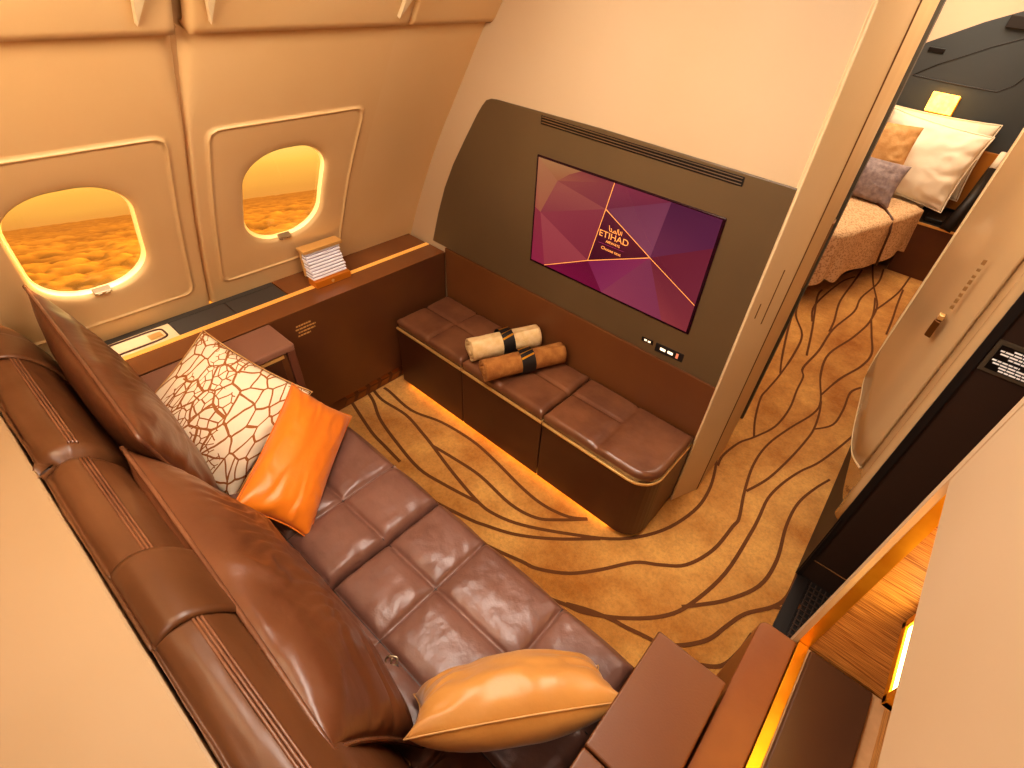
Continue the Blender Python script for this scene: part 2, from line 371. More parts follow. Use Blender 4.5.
# ================================================================== FUSELAGE SIDE WALL
PROF = [(-2.262, 0), (-2.262, .3), (-2.245, .6), (-2.216, .721), (-2.104, .968), (-1.966, 1.231), (-1.783, 1.528), (-1.654, 1.735), (-1.56, 1.865), (-1.40, 1.99), (-1.2, 2.08)]
def cat(p0, p1, p2, p3, t):
    return [.5*((2*b)+(c-a)*t+(2*a-5*b+4*c-d)*t*t+(3*b-a-3*c+d)*t**3) for a, b, c, d in zip(p0, p1, p2, p3)]
FINE = []
for i in range(len(PROF)-1):
    for k in range(8):
        FINE.append(cat(PROF[max(i-1, 0)], PROF[i], PROF[i+1], PROF[min(i+2, len(PROF)-1)], k/8))
FINE.append(list(PROF[-1]))
ARC = [0]
for a, b in zip(FINE[:-1], FINE[1:]): ARC.append(ARC[-1]+math.hypot(b[0]-a[0], b[1]-a[1]))
def prof(s):
    s = max(0, min(s, ARC[-1]-1e-6)); i = 0
    while ARC[i+1] < s: i += 1
    k = (s-ARC[i])/(ARC[i+1]-ARC[i]); a, b = FINE[i], FINE[i+1]
    dx, dz = b[0]-a[0], b[1]-a[1]; l = math.hypot(dx, dz)
    return a[0]+dx*k, a[1]+dz*k, -dz/l, dx/l          # position and outward normal
def s_at_z(z):
    for i in range(len(FINE)-1):
        if FINE[i][1] <= z <= FINE[i+1][1] and FINE[i+1][1] > FINE[i][1]:
            return ARC[i]+(z-FINE[i][1])/(FINE[i+1][1]-FINE[i][1])*(ARC[i+1]-ARC[i])
    return 0
def wall_pt(y, s, d=0):
    x, z, nx, nz = prof(s); return Vector((x+nx*d, y, z+nz*d))
S0 = s_at_z(.69); S1 = s_at_z(1.752); SM = s_at_z(1.144)
def sdf(x, y, hx, hy, r):
    qx = abs(x)-hx+r; qy = abs(y)-hy+r
    return math.hypot(max(qx, 0), max(qy, 0))+min(max(qx, qy), 0)-r
def rr(th, hx, hy, r):
    c, s = math.cos(th), math.sin(th); lo, hi = 0, 3
    for _ in range(34):
        m = (lo+hi)/2
        if sdf(c*m, s*m, hx, hy, r) < 0: lo = m
        else: hi = m
    return c*lo, s*lo
NT = 120
HB0, HB1 = SM-S0, S1-SM
def outer(th, hw):
    c, s = math.cos(th), math.sin(th)
    k = min(hw/abs(c) if abs(c) > 1e-9 else 9, (HB1 if s > 0 else HB0)/abs(s) if abs(s) > 1e-9 else 9)
    return c*k, s*k
def lining(cy, y0, y1):
    """one window lining panel; returns bmesh, with the opening left open"""
    bm = B(); hw = .335
    ths = sorted(set([2*PI*k/NT for k in range(NT)]+[math.atan2(b, a) % (2*PI) for a in (hw, -hw) for b in (HB1, -HB0)]))
    rings = [((.163, .238, .145), .016), ((.168, .244, .148), .009), ((.177, .255, .155), .004), ((.200, .282, .165), .0025), ((.235, .325, .175), .0),
             ((.262, .371, .03), 0), ((.2725, .3815, .034), 0), ((.2735, .3825, .0345), -.0035), ((.2755, .3845, .035), -.0045), ((.2785, .3875, .037), -.0045), ((.2795, .3885, .0378), -.003), ((.2805, .3895, .038), .002), ((.292, .401, .045), .002)]
    rows = []
    for (hx, hy, r), d in rings:
        rows.append([bm.verts.new(wall_pt(cy+rr(t, hx, hy, r)[0], SM+rr(t, hx, hy, r)[1], d)) for t in ths])
    for f_, d in ((.3, .002), (.6, .002), (.75, .002), (.85, .006), (1.0, .03)):
        row = []
        for t in ths:
            a = rr(t, .292, .401, .045); b = outer(t, hw)
            row.append(bm.verts.new(wall_pt(cy+a[0]+(b[0]-a[0])*f_, SM+a[1]+(b[1]-a[1])*f_, d if (abs(b[0]) > hw-.001 and not (cy > .5 and b[0] > 0)) else .002)))
        rows.append(row)
    n = len(ths)
    for a, b in zip(rows[:-1], rows[1:]):
        for i in range(n):
            bm.faces.new((a[i], a[(i+1) % n], b[(i+1) % n], b[i]))
    return bm
WIN = [(.265, 1), (.935, 2)]
for cy, k in WIN:
    o = struct('wall_left' if k == 1 else 'wall_left.001', lining(cy, 0, 0), 'cream', smooth=True)
    # window: reveal ring, pane and the little shade catch
    bm = B(); ths = [2*PI*i/NT for i in range(NT)]; rows = []
    for (hx, hy, r), d in (((.163, .238, .145), .016), ((.161, .236, .144), .026), ((.158, .233, .142), .030), ((.155, .230, .140), .030)):
        rows.append([bm.verts.new(wall_pt(cy+rr(t, hx, hy, r)[0], SM+rr(t, hx, hy, r)[1], d)) for t in ths])
    rows.append([bm.verts.new(wall_pt(cy+rr(t, .200, .28, .138)[0], SM+rr(t, .200, .28, .138)[1], .07)) for t in ths])
    for a, b in zip(rows[:-1], rows[1:]):
        for i in range(NT): bm.faces.new((a[i], a[(i+1) % NT], b[(i+1) % NT], b[i]))
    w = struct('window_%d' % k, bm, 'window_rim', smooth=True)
    bm = B(); c = bm.verts.new(wall_pt(cy, SM, .036)); ring = [bm.verts.new(wall_pt(cy+rr(t, .16, .24, .14)[0], SM+rr(t, .16, .24, .14)[1], .036)) for t in ths]
    for i in range(NT): bm.faces.new((c, ring[i], ring[(i+1) % NT]))
    link('pane', bm, 'glass', w)
    bm = B()
    for a0, a1, b0, b1, d0, d1 in ((-.026, .026, -.235, -.222, -.004, .02), (-.018, -.006, -.234, -.224, -.008, -.003), (.004, .018, -.234, -.224, -.008, -.003)):
        vs = [bm.verts.new(wall_pt(cy+a, SM+b, d)) for d in (d0, d1) for a, b in ((a0, b0), (a1, b0), (a1, b1), (a0, b1))]
        for q in ((0, 3, 2, 1), (4, 5, 6, 7), (0, 1, 5, 4), (1, 2, 6, 5), (2, 3, 7, 6), (3, 0, 4, 7)): bm.faces.new([vs[i] for i in q])
    link('shade_catch', bm, 'metal', w, bevel=.002)
# plain lining before, between, after the window panels
def strip(name, y0, y1, s0, s1, d=0, m='cream', n=8, ns=14, thick=0):
    bm = B(); grid(bm, n, ns, lambda u, v: wall_pt(y0+(y1-y0)*u, s0+(s1-s0)*v, d)); return struct(name, bm, m, smooth=True)
strip('wall_left.002', 1.2695, 1.70, S0, S1+.02, .002)
strip('wall_left.003', -1.3, -.072, S0, S1+.02, .001)
strip('wall_left.004', -1.3, 1.70, 0, S0+.01, .004, ns=8)
strip('wall_left.005', -1.3, 1.70, S0, S1+.05, .085, m='groove')     # outer skin seen in the gaps
bpy.data.objects.remove(bpy.data.objects['wall_left.005'])
for y in (.60, -.07):
    bm = B(); grid(bm, 2, 16, lambda u, v: wall_pt(y-.03+.06*u, S0+(S1-S0+.03)*v, .022)); struct('trim_1' if y > 0 else 'trim_2', bm, 'cream_dark', smooth=True)
# rounded overhead panels above the lining
def overhead(name, y0, y1):
    bm = B(); sT = s_at_z(1.752); sE = ARC[-1]-.01
    prm = [(sT, .02, 0), (sT-.002, -.012, 0), (sT+.006, -.026, 0), (sT+.03, -.032, 0), (sT+.10, -.03, 0), (sT+.2, -.026, 0), (sE, -.02, 0)]
    ys = [(y0, .03), (y0+.004, .0), (y0+.018, -.004), (y0+.05, -.004), ((y0+y1)/2, -.004), (y1-.05, -.004), (y1-.018, -.004), (y1-.004, 0), (y1, .03)]
    g = [[bm.verts.new(wall_pt(y, s+(.012 if abs(e) > .0041 and s < sT+.03 else 0), d+(e if e > 0 else 0)+(.0 if e <= 0 else 0)+.004)) for s, d, _ in prm] for y, e in ys]
    for i in range(len(g)-1):
        for j in range(len(prm)-1): bm.faces.new((g[i][j], g[i+1][j], g[i+1][j+1], g[i][j+1]))
    return struct(name, bm, 'cream', smooth=True)
overhead('ceiling_side', .615, 1.285); overhead('ceiling_side.001', -.055, .585); overhead('ceiling_side.002', 1.29, 1.70); overhead('ceiling_side.003', -1.3, -.085)
strip('ceiling_side.004', -1.3, 1.7, S1-.02, ARC[-1]-.01, .03, m='cream_dark')
# small pale wedges on the overhead panels, painting in lit recess ends
for i, (ya, dy) in enumerate(((.50, .035), (.66, -.03), (1.225, .04))):
    bm = B(); s = s_at_z(1.79)
    p = [wall_pt(ya, s, -.028), wall_pt(ya+dy, s+.16, -.028), wall_pt(ya-dy*.3, s+.16, -.028)]
    q = [v+Vector((.012, 0, -.006)) for v in p]
    a = [bm.verts.new(v) for v in p]; b = [bm.verts.new(v) for v in q]
    bm.faces.new(a); bm.faces.new(b[::-1])
    for k in range(3): bm.faces.new((a[k], a[(k+1) % 3], b[(k+1) % 3], b[k]))
    struct('trim_%d' % (3+i), bm, 'cream_plastic')
# ceiling
bm = B(); box(bm, -1.3, 1.3, -1.3, 1.68, 2.28, 2.33); box(bm, -2.4, -1.2, -1.3, 1.7, 2.10, 2.33); struct('ceiling', bm, 'cream_wall')
bm = B(); box(bm, -2.4, 1.3, 1.68, 6.1, 2.40, 2.45); struct('ceiling_bedroom', bm, 'cream_wall')

# ================================================================== FRONT WALL, DOOR JAMB, RIGHT WALL, CORRIDOR
bm = B(); box(bm, -2.45, -.36, 1.675, 1.74, 0, 2.33); struct('wall_front', bm, 'cream_wall')
bm = B()
jam = [(-.345, 1.650), (-.3145, 1.724), (-.283, 1.800), (-.285, 1.95), (-.292, 2.12), (-.332, 2.455), (-.60, 2.455), (-.60, 1.70), (-.36, 1.675), (-.352, 1.652)]
prism(bm, jam, 0, 2.33); struct('door_1', bm, 'jamb_cream', bevel=.004)
bm = B(); prism(bm, [(-.2828, 1.8005), (-.2818, 1.803), (-.2838, 1.95), (-.2908, 2.12), (-.3306, 2.452), (-.336, 2.452), (-.294, 2.115), (-.287, 1.9)], .02, 2.3); struct('trim_6', bm, 'jamb_tan')
bm = B(); prism(bm, [(-.2833, 1.797), (-.2803, 1.8), (-.2803, 1.804), (-.2833, 1.804)], 0, 2.3); struct('trim_7', bm, 'groove')
bm = B(); prism(bm, [(-.335, 2.46), (-.318, 2.46), (-.318, 2.49), (-.335, 2.49)], 0, 2.33); struct('trim_8', bm, mat('door_seal', '5A584F', .5))
bm = B(); prism(bm, [(-.309, 2.25), (-.304, 2.29), (-.309, 2.33), (-.315, 2.32)], .95, 1.25); struct('trim_9', bm, 'groove')
bm = B()
dirf = Vector((.062, .15, 0)).normalized(); nf = Vector((.15, -.062, 0)).normalized()
def slot(bm, c, z0, z1, w=.004):
    p = [c+dirf*w/2+nf*.0015, c-dirf*w/2+nf*.0015, c-dirf*w/2-nf*.004, c+dirf*w/2-nf*.004]
    prism(bm, [(v.x, v.y) for v in p], z0, z1)
slot(bm, Vector((-.3095, 1.736, 0)), 1.02, 1.238); slot(bm, Vector((-.3285, 1.690, 0)), 1.056, 1.116)
struct('trim_10', bm, 'groove')
# right wall: a cream partition with a lit niche cut in it
bm = B()
box(bm, .24, .268, -1.3, .9338, 1.34, 2.33); box(bm, .238, .2505, .934, .957, 0, 2.33); box(bm, .2505, .30, .9385, .957, 0, 2.33); box(bm, .24, .268, -1.3, -.55, 0, 1.34)
struct('wall_right', bm, 'wall_right_cream')
bm = B(); box(bm, .251, .60, .937, .957, .3, 1.5); struct('wall_niche', bm, 'wood')
bm = B(); box(bm, .47, .50, -.6, .93, .3, 1.5); box(bm, .268, .47, -.6, .93, 1.36, 1.38); struct('wall_niche.001', bm, 'wood')
bm = B(); box(bm, .2502, .277, .933, .938, .66, 1.338); struct('trim_11', bm, 'gold')
bm = B(); box(bm, .268, .47, -.6, .93, .60, .668); struct('trim_12', bm, mat('pale_wood', 'B99670', .5, col2='A5825C', cscale=20, stretch=(1, 1, 4)))
bm = B(); box(bm, .285, 1.3, 1.70, 1.76, 0, 2.33); struct('wall_corridor', bm, 'dark_wall')
bm = B(); box(bm, .2855, 1.3, 1.695, 1.70, .125, .128); struct('trim_13', bm, 'groove')
bm = B(); box(bm, .262, .286, 1.690, 1.72, 0, 2.0); box(bm, .268, .272, 1.686, 1.70, 0, .42, 0); struct('trim_14', bm, 'charcoal')
bm = B(); prism(bm, [(.262, 1.71), (.25, 2.2), (.235, 2.7), (.24, 3.3), (.4, 3.3), (.4, 1.71)], 0, .45); struct('baseboard_right', bm, 'charcoal', bevel=.004)
# placard on the dark wall
t = thing('placard', 'black placard with white lines of small print on the dark doorway wall', 'sign', (.38, 1.697, 1.24))
bm = B(); prism(bm, [(.290, 1.19), (.48, 1.19), (.48, 1.292), (.290, 1.292)], 1.693, 1.6995, 'y'); link('frame', bm, mat('placard_frame', '55493A', .5), t, bevel=.002)
bm = B(); prism(bm, [(.302, 1.202), (.468, 1.202), (.468, 1.280), (.302, 1.280)], 1.6915, 1.694, 'y'); link('face', bm, 'near_black', t)
bm = B()
for i, (x0, x1) in enumerate(((.335, .395), (.308, .455), (.312, .46), (.336, .45), (.305, .37), (.301+.01, .46), (.33, .455), (.334, .45))):
    z = 1.273-i*.0088-(.004 if i > 3 else 0); x = x0; random.seed(i)
    while x < x1:
        w = random.uniform(.008, .02); box(bm, x, min(x+w, x1), 1.6905, 1.6918, z-.0023, z+.0023); x += w+.0022
link('lettering', bm, 'print_white', t)
# curved cream corridor panel with its fluted edge
def corr(u, v):
    P = [(.284, 1.702), (.262, 1.706), (.250, 1.725), (.250, 1.75), (.262, 1.78), (.268, 1.83), (.255, 1.95), (.250, 2.1), (.245, 2.35), (.235, 2.65), (.24, 3.3)]
    k = u*(len(P)-1); i = min(int(k), len(P)-2); f = k-i
    x, y = cat(P[max(i-1, 0)], P[i], P[i+1], P[min(i+2, len(P)-1)], f)
    zb = .40-.30*max(0, min(1, (y-1.72)/.9)); zb = max(zb, .1)
    return Vector((x, y, zb+(2.33-zb)*v))
bm = B(); grid(bm, 50, 10, corr); o = struct('wall_corridor.001', bm, 'cream_gloss', smooth=True)
md = o.modifiers.new('s', 'SOLIDIFY'); md.thickness = .012; md.offset = 0
bm = B(); box(bm, .30, 1.3, 3.28, 3.32, 0, 2.4); box(bm, .29, .33, 3.3, 5.38, 0, 2.4); box(bm, .33, .36, 5.3, 6.1, 0, 2.4); struct('wall_corridor.002', bm, 'cream_wall')
# a door leaf folded open against the corridor wall
t = thing('folded_door_leaf', 'cream curved door leaf with rounded lower corner folded along the corridor', 'door', (.17, 2.2, .5))
def leaf(u, v):
    P = [(.088, 2.33), (.125, 2.22), (.165, 2.08), (.205, 1.98), (.245, 1.93)]
    k = u*(len(P)-1); i = min(int(k), len(P)-2); f = k-i
    x, y = cat(P[max(i-1, 0)], P[i], P[i+1], P[min(i+2, len(P)-1)], f)
    zb = .66-.16*math.sin(min(1, u/.75)*PI/2)**1.6+ .1*(1-min(1, u/.12))**2
    return Vector((x, y, zb+(2.2-zb)*v))
bm = B(); grid(bm, 40, 12, leaf); o = link('panel', bm, 'cream_gloss', t, smooth=True)
md = o.modifiers.new('s', 'SOLIDIFY'); md.thickness = .014; md.offset = 0
bm = B(); tube(bm, [leaf(k/24, 0) for k in range(25)][::-1]+[leaf(0, k/10)+Vector((-.003, 0, 0)) for k in range(1, 11)], .009, 8); link('edge_rim', bm, 'cream_plastic', t, smooth=True)
bm = B()
hc = Vector((.166, 1.99, 1.145))
prism(bm, [(-.001+.155, 1.965), (.175, 1.955), (.176, 1.995), (.16, 2.01)], 1.10, 1.165); link('handle', bm, mat('bronze_latch', '6A4317', .35, metal=.5), t, bevel=.004)
bm = B(); box(bm, .158, .176, 1.96, 1.985, 1.168, 1.186); link('latch_button', bm, 'gold_pale', t, bevel=.003)
bm = B(); random.seed(3)
for k in range(8):
    z = 1.22+k*.022; box(bm, .169, .179, 1.952+.001*k, 1.963, z, z+random.uniform(.008, .017))
link('lettering', bm, mat('shadow_print', '9A7445', .6), t)  # small print as plain brown bars
# unseen enclosing walls of the cabin
bm = B(); box(bm, -2.5, 1.3, -1.34, -1.3, 0, 2.33); struct('wall_back', bm, 'cream_wall')
bm = B(); box(bm, 1.3, 1.34, -1.3, 6.1, 0, 2.4); struct('wall_aisle', bm, 'cream_wall')
# partition the photograph is taken over
bm = B(); box(bm, -2.05, .13, -1.0, -.117, 0, 1.0); struct('wall_partition', bm, 'partition', bevel=.006)

# ================================================================== MEDIA PANEL AND TELEVISION ON THE FRONT WALL
edge = [(-2.036, .726), (-1.979, .897), (-1.92, 1.045), (-1.853, 1.174), (-1.762, 1.317), (-1.695, 1.418), (-1.665, 1.458), (-1.642, 1.482), (-1.615, 1.493), (-1.585, 1.496), (-1.075, 1.508), (-.352, 1.510), (-.350, .722)]
t = thing('media_wall_panel', 'dark bronze-grey media panel with curved left edge on the front wall', 'wall panel', (-1.15, 1.667, .72))
bm = B(); prism(bm, edge, 1.6665, 1.6752, 'y'); link('panel', bm, 'grey_panel', t, bevel=.003)
bm = B(); prism(bm, [(-1.345, 1.461), (-.517, 1.468), (-.517, 1.498), (-1.345, 1.491)], 1.6655, 1.6668, 'y'); link('vent_recess', bm, 'near_black', t)
for i in range(3):
    z = 1.467+i*.0095
    bm = B(); prism(bm, [(-1.34, z), (-.522, z+.006), (-.522, z+.0085), (-1.34, z+.0025)], 1.6635, 1.6658, 'y'); link('vent_slat', bm, 'metal', t)
bm = B(); prism(bm, [(-.648, .750), (-.520, .757), (-.520, .797), (-.648, .790)], 1.6635, 1.667, 'y'); sk = link('socket_plate', bm, 'charcoal', t, bevel=.002)
for x0, x1, mm in ((-.624, -.600, 'usb_light'), (-.590, -.566, 'usb_light'), (-.552, -.541, 'usb_red')):
    h = .006 if mm == 'usb_light' else .012
    z = .773+(x0+.62)*.05
    bm = B(); prism(bm, [(x0, z-h), (x1, z-h), (x1, z+h), (x0, z+h)], 1.6625, 1.664, 'y'); link('socket', bm, mm, t)
bm = B(); prism(bm, [(-.716, .766), (-.662, .769), (-.662, .789), (-.716, .786)], 1.6635, 1.667, 'y'); link('switch_plate', bm, 'near_black', t, bevel=.002)
for x in (-.703, -.685):
    bm = B(); prism(bm, [(x, .773), (x+.012, .774), (x+.012, .782), (x, .781)], 1.6625, 1.664, 'y'); link('switch', bm, 'usb_light', t)

def screen_mat():
    m = bpy.data.materials.new('display_image'); m.use_nodes = True; nt = m.node_tree; N = nt.nodes; L = nt.links; b = N['Principled BSDF']
    a = N.new('ShaderNodeVertexColor'); a.layer_name = 'col'
    L.new(a.outputs[0], b.inputs['Emission Color']); b.inputs['Emission Strength'].default_value = .62
    b.inputs['Base Color'].default_value = (.02, .01, .015, 1); b.inputs['Roughness'].default_value = .2
    return m
tv = thing('television', 'flat television showing a magenta and purple faceted welcome image', 'television', (-.94, 1.66, .892))
bm = B(); prism(bm, [(-1.348, .886), (-.530, .892), (-.530, 1.362), (-1.348, 1.350)], 1.6605, 1.667, 'y'); link('bezel', bm, mat('plum_bezel', '2A0A18', .2), tv, bevel=.003)
PT = dict(TL=(-1.339, 1.343), B=(-1.126, 1.346), T=(-.972, 1.348), P1=(-.734, 1.352), TR=(-.541, 1.354), L=(-1.308, 1.127), C=(-.991, 1.243), D=(-.764, 1.129), E=(-1.037, 1.009),
          F=(-.541, 1.252), G=(-1.234, 1.279), BN=(-1.262, .897), J=(-.947, .898), GR=(-.541, 1.022), BR=(-.541, .901), BL=(-1.339, .896), U=(-.652, .900), LT=(-1.339, 1.14), H=(-1.18, 1.319))
FAC = [('TL B H G', 'CC9560', 'C0764E'), ('TL G L LT', 'CC8A5C', 'BE6450'), ('G H B T', 'BC6A50', 'A0464C'), ('G T C', 'AE564E', '983E4C'), ('G C L', 'BC6658', 'A84C52'), ('L C E', 'AE4A54', 'A03A4C'),
       ('LT L BN BL', 'A8404A', 'B03058'), ('L E BN', 'C05A5E', 'B84C58'), ('E J BN', '80083E', '960C4C'), ('E D J', '9A2660', 'A84068'), ('C D E', '6A1034', '540424'), ('T P1 C', 'A03E54', '82284A'),
       ('C P1 D', '8A3E5A', '96506E'), ('P1 TR F D', '5C1C48', '762E58'), ('D F GR', '7C1C38', '8E3046'), ('D GR BR U', '84283E', 'B04C50'), ('D U J', '964062', 'B04E66')]
bm = B(); cl = bm.loops.layers.float_color.new('col')
for names, c1, c2 in FAC:
    vs = [bm.verts.new((PT[n][0], 1.6598, PT[n][1])) for n in names.split()]
    f = bm.faces.new(vs); a, b = lin(c1), lin(c2)
    for i, lp in enumerate(f.loops):
        k = i/(len(vs)-1); lp[cl] = [a[j]*(1-k)+b[j]*k for j in range(4)]
link('display', bm, screen_mat(), tv)
bm = B()
def seg(p, q, w=.0016, y=1.6592):
    a = Vector((PT[p][0], y, PT[p][1])) if isinstance(p, str) else Vector(p); b = Vector((PT[q][0], y, PT[q][1])) if isinstance(q, str) else Vector(q)
    d = (b-a).normalized(); n_ = Vector((-d.z, 0, d.x))*w
    bm.faces.new([bm.verts.new(v) for v in (a+n_, b+n_, b-n_, a-n_)])
for p, q in (('T', 'C'), ('C', 'E'), ('C', 'D'), ('D', 'GR'), ('D', 'E'), ('E', 'BN')): seg(p, q)
glm = mat('display_gold', 'D89048', .5, emit='DC9650', estr=.75)
link('gold_lines', bm, glm, tv)
def face_y(cx_, cz, y=1.6588, tilt=.0):          # lettering on a plane facing the sofa
    return Matrix.Translation((cx_, y, cz)) @ Matrix.Rotation(PI/2, 4, 'X')
text('ETIHAD', .036, glm, face_y(-.934, 1.146) @ Matrix.Scale(1.12, 4, (1, 0, 0)), tv)
text('AIRWAYS', .0155, glm, face_y(-.933, 1.121), tv)
text('Choose text', .0185, glm, face_y(-.936, 1.090), tv)
bm = B(); seg((-.999, 1.659, 1.107), (-.878, 1.659, 1.109), .0006); link('rule_line', bm, mat('display_plum', '8A2A5A', .5, emit='8A2A5A', estr=.6), tv)
bm = B()       # the flowing script above the name, as pen strokes
X0, Z0 = -.962, 1.166
for st in ([(0, .022), (.003, .006), (.008, .0)], [(.008, 0), (.014, .003), (.012, .012), (.008, .012)], [(.014, .001), (.022, 0), (.024, .008)], [(.022, .0), (.032, .001), (.030, .01), (.026, .008)],
           [(.033, 0), (.038, .0), (.040, .020)], [(.044, .022), (.046, 0), (.053, .002)], [(.053, .002), (.054, .016)], [(.060, .018), (.060, .0)]):
    for (a, b), (c, d) in zip(st[:-1], st[1:]): seg((X0+a, 1.659, Z0+b), (X0+c, 1.659, Z0+d), .0015)
link('script_lettering', bm, glm, tv)

# upholstered band between panel and bench
bm = B(); box(bm, -1.935, -.352, 1.661, 1.6752, .05, .722)
tag(link('upholstered_wall_band', bm, 'tan_leather', bevel=.003), 'tan leather band on the wall between the bench seats and media panel', 'wall panel')

# ================================================================== BENCH OF THREE STORAGE SEATS UNDER THE TELEVISION
YF, YB = 1.293, 1.660
def foot(x0, x1, yf, yb, r, n=8):
    """outline with an optional rounded front right corner"""
    pts = [(x0, yb), (x0, yf)]
    if r: pts += [(x1-r+r*math.sin(a), yf+r-r*math.cos(a)) for a in [PI/2*k/n for k in range(n+1)]]
    else: pts.append((x1, yf))
    pts.append((x1, yb)); return pts
def bench(x0, x1, r, label, seams):
    t = thing('bench_module', label, 'bench', ((x0+x1)/2, (YF+YB)/2, 0), 'bench seats under the television')
    g = .0025
    bm = B(); prism(bm, foot(x0+g, x1-g, YF+.004, YB, max(r-.004, 0)), .028, .384); link('base', bm, 'dark_brown', t, bevel=.004)
    bm = B(); prism(bm, foot(x0+g, x1-g-.03, YF+.05, YB-.02, max(r-.04, 0)), 0, .028); link('plinth', bm, 'near_black', t)
    bm = B(); prism(bm, foot(x0+g, x1-g, YF-.002, YB, r), .384, .396); link('trim_strip', bm, 'gold_pale', t, bevel=.002)
    # quilted cushion: a top that dips at the seams
    cx0, cx1, cyf, cyb = x0+.004, x1-.006, YF+.006, YB-.004; n = 26; sx, sy = seams
    def inside(x, y):
        if not r: return x, y
        rr_ = r-.006; ccx, ccy = cx1-rr_, cyf+rr_
        if x > ccx and y < ccy:
            dx, dy = x-ccx, y-ccy; m_ = max(abs(dx), abs(dy)); l = math.hypot(dx, dy)
            if l > 1e-9: return ccx+dx*m_/l, ccy+dy*m_/l
        return x, y
    def edge_d(x, y): return min(x-cx0, cx1-x, y-cyf, cyb-y)
    bm = B()
    def top(u, v):
        x = cx0+(cx1-cx0)*u; y = cyf+(cyb-cyf)*v; e = edge_d(x, y)
        z = .446+.004*math.sin(PI*u)*math.sin(PI*v)
        if e < .022: z -= .014*(1-e/.022)**2
        ds = min([abs(x-s) for s in sx[0:1] if (y > sx[1][0] and y < sx[1][1])]+[abs(y-s) for s in sy[0:1] if (x > sy[1][0] and x < sy[1][1])]+[9])
        z -= .012*math.exp(-(ds/.006)**2); z += .004*(1-math.exp(-(ds/.03)**2))
        z += .0015*noise.noise(Vector((x*18, y*18, 0)))
        X, Y = inside(x, y); return Vector((X, Y, z))
    N_ = 44; g_ = grid(bm, N_, N_, top)
    rim = [g_[i][0] for i in range(N_+1)]+[g_[N_][j] for j in range(1, N_+1)]+[g_[i][N_] for i in range(N_-1, -1, -1)]+[g_[0][j] for j in range(N_-1, 0, -1)]
    low = [bm.verts.new((v.co.x, v.co.y, .398)) for v in rim]; k = len(rim)
    for i in range(k): bm.faces.new((rim[i], rim[(i+1) % k], low[(i+1) % k], low[i]))
    bm.faces.new(low)
    link('cushion', bm, 'leather', t, smooth=True)
    bm = B(); tube(bm, [(x0+.03, YF+.03, .014), (x1-.05-r*.8, YF+.03, .014)], .006, 6); link('floor_light_strip', bm, 'led', t)
    return t
bench(-1.925, -1.432, 0, 'brown storage bench seat in the corner beside the window ledge', ((-1.68, (0, 9)), (1.49, (-9, 9))))
bench(-1.432, -.918, 0, 'middle brown storage bench seat under the two rolled towels', ((-1.18, (0, 9)), (1.49, (-9, 9))))
bench(-.918, -.352, .11, 'brown storage bench seat with rounded corner nearest the doorway', ((-.64, (0, 9)), (1.50, (-9, -.64))))

# ================================================================== ROLLED TOWELS
def towel(p0, p1, r, m, label):
    p0, p1 = Vector(p0), Vector(p1); L_ = (p1-p0).length; ax = (p1-p0).normalized(); c = (p0+p1)/2
    t = thing('rolled_towel', label, 'towel', (c.x, c.y, p0.z-r), 'rolled towels on the bench')
    up = Vector((0, 0, 1)); sd = ax.cross(up).normalized(); up = sd.cross(ax)
    bm = B()
    turns = 3.2; n = 120
    def rad(k): return r*(.18+.82*(k/n)**.9)
    for (thk,) in ((.0,),):
        rows = []
        for k in range(n+1):
            a = k/n*turns*2*PI; ro = rad(k)
            row = []
            for j in range(25):
                v = j/24; pl = p0+ax*(L_*v); w = 1+.03*noise.noise(Vector((v*9, a*1.3, r*90)))
                e = .006*noise.noise(Vector((a*.8, v*2, 5)))*(1 if j in (0, 24) else 0)
                row.append(bm.verts.new(pl+ax*e*1.5+(sd*math.cos(a)+up*math.sin(a))*ro*w))
            rows.append(row)
        for a, b in zip(rows[:-1], rows[1:]):
            for j in range(24): bm.faces.new((a[j], b[j], b[j+1], a[j+1]))
    o = link('roll', bm, m, t, smooth=True); md = o.modifiers.new('s', 'SOLIDIFY'); md.thickness = r*.17; md.offset = -1
    bm = B(); 
    def bandf(u, v):
        a = u*2*PI; return p0+ax*(L_*(.43+.17*v))+(sd*math.cos(a)+up*math.sin(a))*(r*1.035)
    grid(bm, 40, 4, bandf, closed_u=True); bd = link('paper_band', bm, 'charcoal', t, smooth=True)
    for v0, v1 in ((.42, .5), ):
        bm = B()
        for a0, a1 in ((.9, 1.05), (1.35, 1.42), (1.8, 2.0)):
            def g2(u, v): 
                a = a0+(a1-a0)*u+.25*(v-.5); return p0+ax*(L_*(.435+.16*v))+(sd*math.cos(a)+up*math.sin(a))*(r*1.045)
            grid(bm, 4, 4, g2)
        link('band_ornament', bm, 'gold', bd)
towel((-1.405, 1.325, .517), (-1.262, 1.648, .517), .065, 'towel_cream', 'rolled cream towel with black and gold band, nearer the window')
towel((-1.258, 1.268, .511), (-1.092, 1.635, .511), .059, 'towel_brown', 'rolled caramel brown towel with black and gold band on the bench')

# ================================================================== WINDOW LEDGE WITH LIDS
t = thing('side_ledge', 'long brown window ledge with gold inlay line along the fuselage wall', 'ledge', (-2.09, .6, 0))
bm = B()
